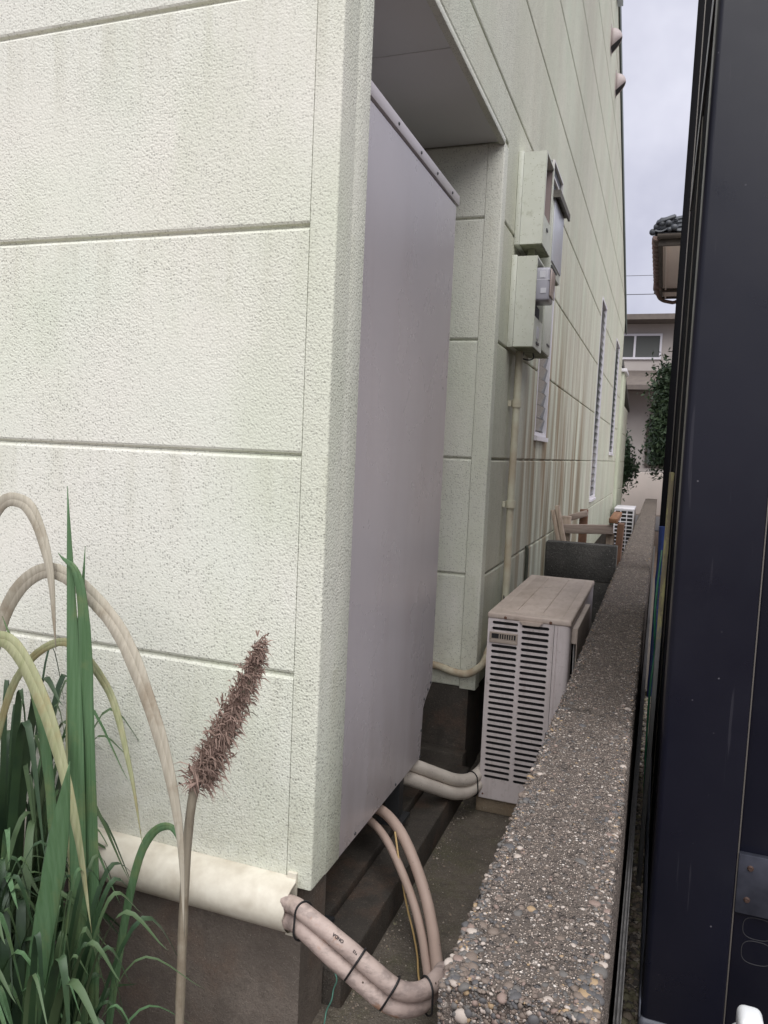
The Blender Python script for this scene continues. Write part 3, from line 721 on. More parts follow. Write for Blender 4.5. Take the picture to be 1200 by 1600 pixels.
boxes('casing', [(AX0, AX0+.004, AY0, AY1, AZ0, .889), (AX0, AX1, AY1-.004, AY1, AZ0, .889), (AX0, AX1-.002, AY0+.001, AY1, AZ0-.002, AZ0+.002),
                 (AX1-.004, AX1, AY0+.05, 2.70, AZ0, .889), (AX1-.004, AX1, 3.34, AY1, AZ0, .889), (AX1-.004, AX1, 2.70, 3.34, .84, .889), (AX1-.004, AX1, 2.70, 3.34, AZ0, .29)], M['ac'], A)
box('dark_core', (AX0+.006, AX1-.014, AY0+.0125, AY1-.01, AZ0+.01, .885), M['void'], A)
# lid with raised panel, ribs and a lip
bm = bmesh.new(); bm_box(bm, AX0-.003, AX1+.003, AY0-.004, AY1+.003, .882, .9035, bev=.006, seg=3)
bm_box(bm, .118, .335, AY0+.05, AY1-.05, .900, .9052, bev=.0016)
finish('lid', bm, M['actop'], A, 50)
boxes('lid_rib', [(.172, .1745, AY0+.07, AY1-.07, .905, .9075)], M['actop'], A, .0006)
boxes('lid_rib', [(.262, .2645, AY0+.07, AY1-.07, .905, .9075)], M['actop'], A, .0006)
prism('lid_lip', [(.193, .886), (.205, .872), (.262, .872), (.276, .886)], 1, AY0-.012, AY0-.0035, M['actop'], A, bev=.0015)
screw(A, (.145, AY0-.0055, .889), (0, -1, 0), .0058); screw(A, (.300, AY0-.0055, .889), (0, -1, 0), .0058); screw(A, (.099, AY0-.001, .249), (0, -1, 0), .004)
hz0, hz1 = zt-4*pitch+.002, zt-2*pitch-.001
hd = boxes('handle', [(.093, .191, AY0-.006, AY0-.0005, hz1-.006, hz1), (.093, .191, AY0-.006, AY0-.0005, hz0, hz0+.010), (.093, .100, AY0-.006, AY0-.0005, hz0+.010, hz1-.006), (.184, .191, AY0-.006, AY0-.0005, hz0+.010, hz1-.006)], M['deflector'], A, .0012)
boxes('handle_slot', [(.1005, .1835, AY0-.0032, AY0-.0008, hz0+.0105, hz1-.0065)], M['void'], hd)
boxes('handle_teeth', [(.1255+.0082*k, .1285+.0082*k, AY0-.0046, AY0-.0034, hz0+.0105+.004, hz1-.0065) for k in range(7)] + [(.1005, .1835, AY0-.0046, AY0-.0034, hz0+.0105, hz0+.0150)], M['deflector'], hd)
bm = bmesh.new()
for k in range(16): y = 2.70 + .04*k; bm_tube(bm, [Vector((.372, y, .30)), Vector((.377, y, .57)), Vector((.372, y, .845))], .0018, 5)
for k in range(6): z = .33 + .095*k; bm_tube(bm, [Vector((.374, 2.70, z)), Vector((.374, 3.33, z))], .0018, 5)
finish('fan_grille', bm, M['wire'], A)
fan = thing_fan = None
bm = bmesh.new()
for k in range(3):
    a = 2*math.pi*k/3
    bm_box(bm, .340, .343, 3.03, 3.27, .53, .61, rot=Matrix.Rotation(a, 3, 'X') @ Matrix.Rotation(.4, 3, 'Y'), pivot=(.3415, 3.02, .57))
finish('fan_blades', bm, M['void'], A)
boxes('wind_deflector', [(.3835, .3865, 2.665, 3.16, .40, .868), (.367, .3833, 2.665, 3.16, .864, .868), (.367, .3833, 2.665, 2.669, .815, .8638)], M['deflector'], A, .0008)
pl = tag(box('unit_plinth', (.072, .35, 2.64, 2.82, .1725, .2335), M['paleblock'], bev=.006), 'pale stained concrete plinth under the near end of the slotted outdoor unit', 'plinth')
pl = tag(box('unit_plinth', (.072, .35, 3.35, 3.52, .1725, .2335), M['paleblock'], bev=.006), 'pale concrete plinth under the far end of the slotted outdoor unit', 'plinth')
# far unit
B = thing('outdoor_unit', 'small distant outdoor unit with a white square grille beyond the broken wooden frame', 'outdoor unit', (.18, 11.2, .18))
bm = bmesh.new(); n = 10
x0, x1, y = .06, .315, 10.95
xs = [x0, .075, .135, .15, .215, .228, .30, x1]; zs = [.19] + [.22+.0505*k for k in range(11)]
for a, b in ((x0, .075), (.138, .150), (.218, .230), (.300, x1)): bm_box(bm, a, b, y, y+.012, .19, .775)
for k in range(12): z = .20 + .0512*k; bm_box(bm, .0752, .2998, y+.002, y+.011, z, z+.014)
finish('grille_panel', bm, M['white'], B)
box('casing', (x0, x1, y+.013, y+.75, .19, .775), M['void'], B); box('lid', (x0-.004, x1+.004, y-.006, y+.76, .776, .80), M['white'], B, bev=.004)
box('side_panel', (x1+.0005, x1+.004, y, y+.75, .19, .775), M['ac'], B)
boxes('foot', [(x0+.02, x1-.02, y+.08, y+.13, .18, .1895), (x0+.02, x1-.02, y+.6, y+.65, .18, .1895)], M['darkmetal'], B)

# ================================================================== METERS AND CONDUIT
def shell(name, b, m, parent, wall=.005, bev=.004):
    x0, x1, y0, y1, z0, z1 = b
    return boxes(name, [b], m, parent, bev)
K1 = thing('meter_box', 'upper mossy cream meter box with an open brownish front on the alley wall', 'meter box', (0, 3.22, 2.29), 'meter boxes on the alley wall')
box('base_tray', (.0005, .0215, 3.120, 3.345, 2.288, 2.650), M['box'], K1, bev=.003)
bm = bmesh.new()
bm_box(bm, .0225, .112, 3.125, 3.131, 2.290, 2.646); bm_box(bm, .0225, .112, 3.334, 3.340, 2.290, 2.646)
bm_box(bm, .0225, .112, 3.131, 3.334, 2.639, 2.646); bm_box(bm, .0225, .112, 3.131, 3.334, 2.290, 2.296)
bm_box(bm, .106, .112, 3.131, 3.334, 2.296, 2.405); bm_box(bm, .106, .112, 3.131, 3.138, 2.405, 2.639); bm_box(bm, .106, .112, 3.325, 3.334, 2.405, 2.639)
bmesh.ops.remove_doubles(bm, verts=bm.verts, dist=1e-6)
finish('cover', bm, M['box'], K1)
prism('rounded_edge', [(.1115, 3.1235)] + [(.1115-.010+.010*math.cos(a), 3.1235+.0+.010*math.sin(a)-.0) for a in [0, .4, .8, 1.2, 1.57]], 2, 2.2895, 2.6465, M['box'], K1)
box('meter_body', (.0225, .075, 3.15, 3.32, 2.40, 2.63), M['pinkbrown'], K1, bev=.01)
box('recess_liner', (.0225, .105, 3.3285, 3.3335, 2.300, 2.635), M['pinkbrown'], K1)
box('latch', (.1125, .116, 3.205, 3.235, 2.36, 2.37), M['darkmetal'], K1)
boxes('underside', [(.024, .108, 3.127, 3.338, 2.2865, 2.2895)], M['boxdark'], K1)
boxes('cable_gland', [(.045, .075, 3.19, 3.23, 2.240, 2.286), (.03, .05, 3.26, 3.28, 2.262, 2.286)], M['boxdark'], K1)
K2 = thing('meter_box', 'taller meter box with brown rain hood and pale front, right behind the open one', 'meter box', (0, 3.53, 2.245), 'meter boxes on the alley wall')
box('body', (.0005, .112, 3.372, 3.69, 2.245, 2.552), M['box'], K2, bev=.003)
box('front_pane', (.1125, .117, 3.383, 3.68, 2.285, 2.545), M['paneg'], K2, bev=.001)
box('latch_bar', (.1125, .117, 3.395, 3.56, 2.262, 2.270), M['darkmetal'], K2)
boxes('hood', [(.0005, .140, 3.358, 3.712, 2.5545, 2.570), (.131, .140, 3.3585, 3.7115, 2.540, 2.5540), (.0005, .1305, 3.3585, 3.366, 2.540, 2.5540)], M['hood'], K2)
box('glazed_top', (.0005, .095, 3.375, 3.68, 2.5705, 2.700), M['darkmetal'], K2, bev=.002)
boxes('white_frame', [(.0955, .105, 3.372, 3.382, 2.583, 2.700), (.0955, .105, 3.67, 3.68, 2.583, 2.700), (.0955, .105, 3.382, 3.67, 2.571, 2.580), (.0955, .104, 3.382, 3.67, 2.632, 2.640), (.0955, .105, 3.382, 3.67, 2.694, 2.702), (.0005, .0950, 3.366, 3.3745, 2.571, 2.580)], M['wire'], K2)
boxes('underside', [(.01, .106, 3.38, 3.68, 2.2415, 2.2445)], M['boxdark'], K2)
K3 = thing('meter_box', 'lower cream meter box with a grey electric meter sticking out of its front', 'meter box', (0, 3.2, 1.885), 'meter boxes on the alley wall')
box('base_tray', (.0005, .023, 3.094, 3.325, 1.882, 2.242), M['box'], K3, bev=.003)
bm = bmesh.new()
bm_box(bm, .024, .103, 3.099, 3.105, 1.885, 2.237); bm_box(bm, .024, .103, 3.312, 3.318, 1.885, 2.237)
bm_box(bm, .024, .103, 3.105, 3.312, 2.230, 2.237); bm_box(bm, .024, .103, 3.105, 3.312, 1.885, 1.891); bm_box(bm, .097, .103, 3.105, 3.312, 1.891, 2.005)
finish('cover', bm, M['box'], K3)
prism('rounded_edge', [(.1025, 3.098)] + [(.1025-.010+.010*math.cos(a), 3.098+.010*math.sin(a)) for a in [0, .4, .8, 1.2, 1.57]], 2, 1.8845, 2.2375, M['box'], K3)
mt = box('electric_meter', (.040, .152, 3.118, 3.235, 2.066, 2.196), M['meterg'], K3, bev=.010, seg=3)
boxes('meter_seam', [(.06, .1525, 3.1174, 3.236, 2.146, 2.149)], M['label'], mt)
box('front_cover', (.1525, .158, 3.122, 3.230, 2.085, 2.190), M['meterclear'], mt, bev=.002)
box('label_plate', (.112, .134, 3.1160, 3.1175, 2.155, 2.180), M['label'], mt); box('label_plate', (.118, .140, 3.1160, 3.1175, 2.095, 2.115), M['label'], mt)
boxes('dark_hole_block', [(.036, .090, 3.125, 3.30, 2.007, 2.064)], M['void'], K3)  # black block standing for the shaded hole below the meter
box('lid_window', (.1032, .105, 3.17, 3.23, 1.925, 1.975), M['paneg'], K3, bev=.0006)
box('latch', (.1032, .107, 3.17, 3.235, 1.905, 1.914), M['darkmetal'], K3)
boxes('underside', [(.026, .100, 3.10, 3.316, 1.8815, 1.8845)], M['boxdark'], K3)
K4 = thing('breaker_box', 'narrow pale box with a rounded ridge, half hidden behind the lower meter box', 'meter box', (0, 3.5, 1.9), 'meter boxes on the alley wall')
box('body', (.0005, .075, 3.385, 3.63, 1.905, 2.185), M['box'], K4, bev=.004)
box('cover', (.0755, .098, 3.395, 3.62, 1.907, 2.183), M['box'], K4, bev=.008)
box('latch', (.0985, .101, 3.50, 3.58, 1.945, 1.953), M['darkmetal'], K4)
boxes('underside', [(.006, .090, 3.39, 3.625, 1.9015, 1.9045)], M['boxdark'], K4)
C_ = thing('conduit_pipe', 'cream painted conduit running down the wall below the lower meter box', 'pipe', (.03, 3.22, .545))
tube('pipe', [(.03, 3.222, 1.881), (.031, 3.221, 1.70), (.03, 3.222, 1.50), (.029, 3.225, 1.25), (.031, 3.226, 1.0), (.03, 3.222, .6), (.03, 3.222, .20)], .0155, M['conduit'], C_, 14, wob=.04)
for z in (1.665, 1.245):
    tube('coupling', [(.03, 3.222, z-.016), (.03, 3.222, z+.016)], .0205, M['conduit'], C_, 14, curve=False)
    boxes('wall_clip', [(.0005, .012, 3.196, 3.205, z-.012, z+.012)], M['conduit'], C_)
tag(tube('pipe_stub', [(.06, 3.21, 2.2365), (.06, 3.21, 2.288)], .015, M['conduit'], None, 12, curve=False), 'short conduit stub joining the two left meter boxes', 'pipe')
tag(tube('black_cable', [(.042, 3.25, 1.883), (.035, 3.262, 1.86), (.022, 3.252, 1.80), (.018, 3.248, 1.5), (.02, 3.258, 1.40), (.018, 3.27, 1.30), (.02, 3.25, 1.15), (.024, 3.255, 1.05), (.022, 3.235, .92), (.03, 3.20, .80), (.03, 3.2, .60), (.035, 3.19, .20)], .0038, M['black'], None, 6), 'black cable hanging down the wall along the cream conduit', 'cable')
tag(tube('cable_loop', [(.075, 3.29, 1.883), (.078, 3.292, 1.862), (.06, 3.275, 1.852), (.035, 3.24, 1.857), (.028, 3.236, 1.872), (.03, 3.234, 1.882)], .003, M['black'], None, 6), 'short black cable loop under the lower meter box', 'cable')
tag(tube('drain_hose', [(.003, 3.86, 1.0), (.010, 3.86, .985), (.012, 3.862, .93), (.011, 3.87, .80), (.012, 3.87, .185)], .009, plain('hose_dark_green', (.07, .075, .055), .7), None, 8), 'thin dark drain hose coming out of the stained wall behind the outdoor unit', 'hose')

# ================================================================== LOW WALL WITH EXPOSED AGGREGATE
WX0, WX1, WY0, WY1, WZ = .414, .5955, .838, 13.5, .832
ys = [WY0]; 
while ys[-1] < WY1: ys.append(ys[-1] + .008 + .012*max(0, ys[-1]-1.2)**.8)
prof = [(WX0, 0.0), (WX0, .45), (WX0, .65), (WX0, .74)] + [(WX0, WZ-.07+.0085*k) for k in range(7)] + [(WX0+.003, WZ-.006), (WX0+.010, WZ-.001)]
nx = 22
prof += [(WX0+.016+(WX1-WX0-.030)*k/nx, WZ) for k in range(nx+1)] + [(WX1-.006, WZ-.002), (WX1, WZ-.009)] + [(WX1, WZ-.02-.012*k) for k in range(6)] + [(WX1, .65), (WX1, .4), (WX1, 0.0)]
P = np.array([(x, y, z) for y in ys for x, z in prof]); n = len(prof); m_ = len(ys)
for i, (x, y, z) in enumerate(P):
    if z < .3: continue
    v = Vector((x*45, y*45, z*45)); a = mnoise.noise(v); b = mnoise.noise(v*2.7)
    edge = 1.0 if min(x-WX0, WX1-x) < .02 and z > WZ-.03 else .45
    d = (.0055*a + .0035*b)*edge
    P[i, 2] += d
    if x < WX0+.02: P[i, 0] -= d*1.2 + .004*mnoise.noise(v*.35)*edge
    if x > WX1-.02: P[i, 0] += d*.4
    yy = y - WY0
    if yy < .012 and z > .5: P[i, 1] += d*.6
    if yy < .03 and z > WZ-.02: P[i, 2] -= .006*(1-yy/.03)**2
    g = abs(x - (WX0+.030)); 
    if g < .004 and z > WZ-.02: P[i, 2] -= .0022
F = [(j*n+k, j*n+k+1, (j+1)*n+k+1, (j+1)*n+k) for j in range(m_-1) for k in range(n-1)]
F += [tuple(range((m_-1)*n, m_*n))]
ext = []; prev_i = list(range(n))
for q in range(1, 15):
    f_ = 1 - q/14.5; row = []
    for k in range(n):
        x, y, z = P[k]; x2 = .51 + (x-.51)*f_; z2 = .45 + (z-.45)*f_
        v = Vector((x2*45, .7, z2*45)); row.append(len(P) + len(ext)); ext.append((x2, WY0 + .0045*mnoise.noise(v) + .0025*mnoise.noise(v*2.7), z2))
    for k in range(n-1): F.append((prev_i[k], row[k], row[k+1], prev_i[k+1]))
    F.append((prev_i[n-1], row[n-1], row[0], prev_i[0])); prev_i = row
F.append(tuple(prev_i)[::-1]); P = np.vstack((P, np.array(ext)))
me = bpy.data.meshes.new('wall_body'); me.from_pydata(P.tolist(), [], F); me.shade_smooth()
try: me.set_sharp_from_angle(angle=math.radians(60))
except Exception: pass
BW = thing('low_wall', 'long low concrete wall with a pebbly washed top running down the alley', 'wall', (.51, .9, 0))
link('wall_body', me, M['agg'], BW)
# pebbles
def ico(sub, seed, flat=.55):
    bm = bmesh.new(); bmesh.ops.create_icosphere(bm, subdivisions=sub, radius=1)
    r = random.Random(seed); sx, sy = r.uniform(.8, 1.25), r.uniform(.7, 1.1); o = Vector((seed*3.1, seed*1.7, 0))
    for v in bm.verts:
        k = 1 + .22*mnoise.noise(v.co*1.4 + o); v.co = Vector((v.co.x*sx*k, v.co.y*sy*k, v.co.z*flat*k))
    me = bpy.data.meshes.new('pebble'); bm.to_mesh(me); bm.free(); return me
shapes = [ico(2, s+1) for s in range(5)]
for s in shapes: s.shade_smooth()
PM = []
for mi, mt_ in enumerate(PEB):
    row = []
    for s in shapes:
        c = s.copy(); c.materials.append(mt_); row.append(c)
    PM.append(row)
WTS = [.34, .16, .13, .25, .045, .075]
rr = random.Random(3)
for k in range(300):
    face_end = k < 36
    r = rr.choice((.0035, .0045, .005, .006, .007, .0085)) * rr.uniform(.8, 1.2)
    if k % 23 == 0: r *= 1.25
    mi = rr.choices(range(6), WTS)[0]
    o = bpy.data.objects.new('pebble', rr.choice(PM[mi])); COL.objects.link(o)
    if face_end:
        p = (rr.uniform(WX0+.004, WX1-.006), WY0-.001, WZ - abs(rr.gauss(0, .06)) - .004); o.rotation_euler = (math.pi/2 + rr.uniform(-.3, .3), 0, rr.uniform(-.3, .3))
    else:
        t_ = rr.random()**1.7; y_ = WY0 + .004 + 1.25*t_
        if k % 4 == 0: y_ = WY0 + abs(rr.gauss(0, .05))
        x_ = rr.uniform(WX0+.002, WX1-.004)
        if rr.random() < .72: x_ = rr.choice((WX0 + abs(rr.gauss(0, .013)), WX1 - .006 - abs(rr.gauss(0, .010))))
        p = (x_, y_, WZ - r*.30 - (.004 if min(x_-WX0, WX1-x_) < .006 else 0)); o.rotation_euler = (rr.uniform(-.35, .35), rr.uniform(-.35, .35), rr.uniform(0, 6.28))
    o.location = p; o.scale = (r, r, r)
    o.parent = BW; o.matrix_parent_inverse = Matrix.Translation(BW.location).inverted()
def scatter_mesh(name, pts, rad, mats, wts, parent=None, flat=.55, seed=1, face=None):
    bm = bmesh.new(); bmesh.ops.create_icosphere(bm, subdivisions=1, radius=1)
    V = np.array([v.co for v in bm.verts]); Fc = np.array([[v.index for v in f.verts] for f in bm.faces]); bm.free()
    g = np.random.default_rng(seed); N = len(pts); nv, nf = len(V), len(Fc)
    sc = g.uniform(.75, 1.3, (N, 1, 3)) * np.array(rad)[:, None, None]; sc[:, :, 2] *= flat
    vv = V[None]*(1 + g.uniform(-.2, .2, (N, nv, 1)))*sc
    a = g.uniform(0, 6.28, N); c, s_ = np.cos(a)[:, None], np.sin(a)[:, None]
    x = vv[:, :, 0]*c - vv[:, :, 1]*s_; y = vv[:, :, 0]*s_ + vv[:, :, 1]*c
    tl = g.uniform(-.5, .5, N)[:, None]; z = vv[:, :, 2] + x*tl*.6
    W_ = np.stack((x, y, z), -1)
    if face is not None: W_[face] = W_[face][:, :, [0, 2, 1]]
    W_ = W_ + np.array(pts)[:, None, :]
    FF = (Fc[None] + (np.arange(N)*nv)[:, None, None]).reshape(-1, 3)
    me = bpy.data.meshes.new(name); me.vertices.add(N*nv); me.vertices.foreach_set('co', W_.ravel().astype(np.float32))
    me.loops.add(len(FF)*3); me.loops.foreach_set('vertex_index', FF.ravel().astype(np.int32))
    me.polygons.add(len(FF)); me.polygons.foreach_set('loop_start', np.arange(0, len(FF)*3, 3, dtype=np.int32))
    try: me.polygons.foreach_set('loop_total', np.full(len(FF), 3, dtype=np.int32))
    except Exception: pass
    mi = g.choice(len(mats), N, p=np.array(wts)/sum(wts)).repeat(nf); 
    me.update(calc_edges=True); 
    o = link(name, me, mats, parent); me.polygons.foreach_set('material_index', mi.astype(np.int32))
    me.polygons.foreach_set('use_smooth', np.ones(len(FF), dtype=bool)); me.update()
    o['kind'] = 'stuff'; return o
g = RNG; N = 13000
t_ = g.random(N)**1.9; yy = WY0 + t_*5.6
xx = g.uniform(WX0+.002, WX1-.004, N); e = g.random(N) < .62
xx[e] = np.where(g.random(e.sum()) < .5, WX0 + np.abs(g.normal(0, .014, e.sum())), WX1 - .005 - np.abs(g.normal(0, .016, e.sum())))
rad = g.choice([.0016, .0022, .0028, .0036, .0046], N, p=[.3, .3, .22, .13, .05])*g.uniform(.8, 1.25, N)
zz = WZ - rad*.25 - np.where(np.minimum(xx-WX0, WX1-xx) < .006, .004, 0)
fc = np.zeros(N, bool); NE = 1500; fc[:NE] = True
yy[:NE] = WY0 + rad[:NE]*.2; zz[:NE] = WZ - .005 - np.abs(g.normal(0, .09, NE)); xx[:NE] = g.uniform(WX0+.003, WX1-.003, NE)
ls = (g.random(N) < .12) & ~fc; xx[ls] = WX0 - .0005; zz[ls] = WZ - .006 - np.abs(g.normal(0, .03, ls.sum()))
scatter_mesh('small_pebbles', np.stack((xx, yy, zz), -1), rad, PEB, WTS, BW, face=fc)
# rail beside it
bm = bmesh.new()
pr = [(.6030, .10), (.6030, .515), (.6035, .517), (.6055, .517), (.606, .511), (.608, .511), (.6085, .519), (.6115, .519), (.612, .512), (.6140, .512), (.6145, .518), (.6165, .518), (.617, .10)]
ysr = np.linspace(1.0, 9.0, 60)
va = None
for y in ysr:
    vs = [bm.verts.new((x + .0006*mnoise.noise((0, y*2, 0)), y, z)) for x, z in pr]
    if va:
        for i in range(len(pr)-1): bm.faces.new((va[i], vs[i], vs[i+1], va[i+1]))
    else: bm.faces.new(vs)
    va = vs
bm.faces.new(va)
RA = finish('edging_rail', bm, M['rail'], None); tag(RA, 'dark ribbed metal edging rail standing between the low wall and the gravel', 'rail')
# gravel strip
sheet('gravel_bed', .6175, 3.2, -.5, 9.5, .085, M['gravel'])
N = 7000; t_ = g.random(N)**1.6
px = g.uniform(.620, .70, N); py = 1.2 + t_*3.6
scatter_mesh('gravel', np.stack((px, py, np.full(N, .087) + g.uniform(0, .008, N)), -1), g.choice([.005, .007, .009, .012], N)*g.uniform(.8, 1.2, N), GRV, [.4, .3, .2, .1], None, .7, 5)

# cross wall of blocks
CW = thing('cross_wall', 'dark speckled block wall crossing the alley behind the outdoor unit', 'wall', (.2, 4.67, .17))
for r_, (za, zb_) in enumerate(((.1725, .238), (.243, .483), (.488, .726), (.731, .950))):
    cuts = [.003, .411] if r_ % 2 else [.003, .205, .411]
    for a, b in zip(cuts, cuts[1:]):
        bm = bmesh.new(); bm_box(bm, a, b-.003, 4.625, 4.715, za, zb_, bev=.004, seg=2)
        finish('block', bm, M['cross'], CW, 40)
box('mortar_fill', (.004, .409, 4.630, 4.710, .172, .947), M['mortar'], CW)

# ================================================================== BROKEN WOODEN FRAME
F_ = thing('wooden_frame', 'broken weathered wooden chair frame piled up behind the dark cross wall', 'chair frame', (.2, 5.4, .18))
def plank(b, m, rot=None, bev=.004, lab=None, pivot=None):
    o = box('plank', b, m, F_, bev=bev, rot=rot, pivot=pivot)
    if lab: o['label'] = lab
    return o
RX, RY, RZ = (lambda a: Matrix.Rotation(math.radians(a), 3, 'X')), (lambda a: Matrix.Rotation(math.radians(a), 3, 'Y')), (lambda a: Matrix.Rotation(math.radians(a), 3, 'Z'))
plank((.020, .047, 4.745, 4.775, .30, 1.135), M['woodz'], RY(-14), pivot=(.046, 4.76, 1.05), lab='pale grey split plank leaning to the left')
plank((.0485, .076, 4.742, 4.770, .30, 1.158), M['woodz'], RY(-14), pivot=(.046, 4.76, 1.05), lab='taller pale plank leaning to the left')
plank((.058, .366, 4.90, 4.93, .985, 1.042), M['woodx'], RY(-3.2), lab='horizontal front rail')
plank((.046, .105, 4.935, 4.985, .18, 1.083), M['woodz'])
plank((.325, .372, 4.935, 4.985, .18, .995), M['woodz'])
plank((.374, .412, 4.90, 5.04, .18, 1.06), M['woodr'], RY(2), lab='dark red brown upright')
plank((.338, .390, 4.88, 5.42, 1.068, 1.098), M['woody'], RX(1), lab='orange brown arm')
plank((.075, .200, 5.02, 5.045, 1.065, 1.105), M['woodx'], RY(-20), lab='slanting back rail')
plank((.145, .195, 5.06, 5.11, .18, 1.125), M['woodr'])

# ================================================================== SHED
D = thing('metal_shed', 'dark navy metal storage shed close on the right with a plain corner post and door', 'shed', (1.4, 2.8, .085))
SX, SY, SZ0, SZ1 = .657, 1.75, .205, 2.52
bm = bmesh.new()
pf = []
r = .014
pf += [(SX, SY+.14)]
for k in range(7): a = math.pi + math.pi/2*k/6; pf.append((SX+r+r*math.cos(a), SY+r+r*math.sin(a)))
pf += [(.8235, SY), (.8250, SY+.0015), (.8250, SY+.05), (.81, SY+.05), (.81, SY+.02), (SX+.02, SY+.02), (SX+.02, SY+.14)]
va = [bm.verts.new((x, y, SZ0)) for x, y in pf]; vb = [bm.verts.new((x, y, SZ1)) for x, y in pf]
for i in range(len(pf)): j = (i+1) % len(pf); bm.faces.new((va[i], va[j], vb[j], vb[i]))
bm.faces.new(va[::-1]); bm.faces.new(vb)
finish('corner_post', bm, M['shed'], D, 30)
box('edge_bead', (.8255, .8285, SY+.001, SY+.04, SZ0, SZ1), M['shedtrim'], D, bev=.001)
box('door', (.8292, 1.72, SY+.012, SY+.045, SZ0+.02, SZ1-.1), M['shed'], D, bev=.004)
box('door', (1.725, 2.55, SY+.022, SY+.055, SZ0+.02, SZ1-.1), M['shed'], D, bev=.004)
box('head_rail', (.829, 2.56, SY, SY+.06, SZ1-.098, SZ1), M['shed'], D, bev=.004)
bp = box('bracket_plate', (.8286, .905, SY-.004, SY+.0115, .498, .628), M['plate'], D, bev=.0012)
screw(bp, (.852, SY-.0055, .600), (0, -1, 0), .0075, M['screwb']); screw(bp, (.850, SY-.0055, .530), (0, -1, 0), .0075, M['screwb'])
def ring(x, z, a, b):
    bm = bmesh.new(); bm_tube(bm, [Vector((x + a*math.copysign(abs(math.cos(t))**.7, math.cos(t)), SY+.0118, z + b*math.copysign(abs(math.sin(t))**.7, math.sin(t)))) for t in [2*math.pi*k/28 for k in range(29)]], .0009, 5)
    finish('scuff_ring', bm, M['ring'], D)
ring(.878, .462, .029, .024); ring(.880, .408, .030, .026)
bm = bmesh.new(); bm_box(bm, SX-.004, 2.56, SY-.006, 3.52, .118, SZ0-.0005, bev=.012, seg=4)
finish('base_rail', bm, M['shedrail'], D, 50)
box('base_lip', (SX-.005, SX-.001, SY-.004, SY+.06, SZ0, SZ0+.035), M['shedrail'], D, bev=.002)
boxes('side_panel', [(SX+.006, SX+.012, SY+.1405, 2.62, SZ0, SZ1)], M['shedside'], D); boxes('side_panel', [(SX+.006, SX+.012, 2.66, 3.50, SZ0, SZ1)], M['shedside'], D)
box('panel_seam', (SX+.003, SX+.007, 2.632, 2.648, SZ0, SZ1), M['shedtrim'], D, bev=.002)
boxes('rear_panel', [(SX+.013, 2.55, 3.48, 3.50, SZ0, SZ1)], M['shed'], D)
boxes('side_panel', [(2.545, 2.555, 1.83, 3.475, SZ0, SZ1)], M['shed'], D)
prism('roof', [(1.66, SZ1+.002), (3.6, SZ1+.002), (3.6, SZ1+.05), (1.66, SZ1+.12)], 0, SX-.002, 2.62, M['shed'], D)
boxes('foot_block', [(SX+.02, SX+.20, 1.78, 1.95, .085, .1175), (SX+.02, SX+.20, 3.25, 3.42, .085, .1175), (2.3, 2.5, 1.78, 1.95, .085, .1175), (2.3, 2.5, 3.25, 3.42, .085, .1175)], M['paleblock'], D)
BP = thing('black_post', 'tall black steel post with a thin bright seam rising behind the navy shed', 'post', (.69, 4.7, .085))
box('post', (.630, .664, 4.65, 4.72, .085, 5.6), M['blackpaint'], BP, bev=.002); box('seam', (.6645, .6695, 4.655, 4.70, .085, 5.6), M['shedtrim'], BP); box('post', (.670, .76, 4.65, 4.74, .085, 5.6), M['blackpaint'], BP, bev=.002)
cn = thing('white_canister', 'white rounded plastic canister standing in front of the navy shed door', 'canister', (.84, 1.50, .085))
box('body', (.810, .872, 1.46, 1.55, .0855, .40), M['whitep'], cn, bev=.02, seg=4); box('cap', (.818, .862, 1.47, 1.53, .401, .447), M['whitep'], cn, bev=.014, seg=4)
# board, hose, rack, rolled sheet in the gap
lb = tag(box('weathered_board', (.637, .651, 2.50, 2.60, .086, 1.42), M['lichen'], bev=.003, rot=Matrix.Rotation(math.radians(.35), 3, 'Y')), 'narrow lichen yellow board standing in the gap beside the navy shed', 'board')
tag(tube('garden_hose', [(.640, 3.05, 1.12), (.636, 3.0, 1.05), (.632, 2.95, .98), (.631, 2.93, .90), (.636, 2.93, .82), (.640, 2.95, .74), (.633, 2.9, .62), (.634, 2.86, .45), (.640, 2.8, .25), (.642, 2.7, .095)], .0038, M['hose'], None, 6), 'thin green hose hanging in the gap behind the yellow board', 'hose')
bm = bmesh.new()
for k in range(5): bm_tube(bm, [Vector((.634+.006*k, 3.4, .09)), Vector((.634+.006*k, 3.4, .98))], .0011, 5)
for k in range(19): z = .11 + .048*k; bm_tube(bm, [Vector((.633, 3.4, z)), Vector((.659, 3.4, z))], .0011, 5)
tag(finish('wire_rack', bm, M['rail'], None), 'small wire grid rack standing in the dark gap beside the shed', 'rack')
bm = bmesh.new(); bm_tube(bm, [Vector((.648 + .006*mnoise.noise((k*.9, 0, 0)), 4.62, .086 + .2*k/2)) for k in range(11)], lambda t: .018 + .004*math.sin(t*21), 9)
tag(finish('rolled_sheet', bm, M['blue'], None, 50), 'rolled blue plastic sheet upright at the far end of the gap', 'plastic sheet')

N = 2600
gx = g.uniform(.02, .405, N); gy = 1.45 + g.random(N)**1.3*3.0
edge = g.random(N) < .45; gx[edge] = np.where(g.random(edge.sum()) < .55, .016 + np.abs(g.normal(0, .02, edge.sum())), .408 - np.abs(g.normal(0, .02, edge.sum())))
scatter_mesh('grit', np.stack((gx, gy, np.full(N, .1725)), -1), g.choice([.0012, .0018, .0026, .004], N, p=[.4, .35, .2, .05]), GRV, [.35, .3, .15, .2], None, .7, 8)
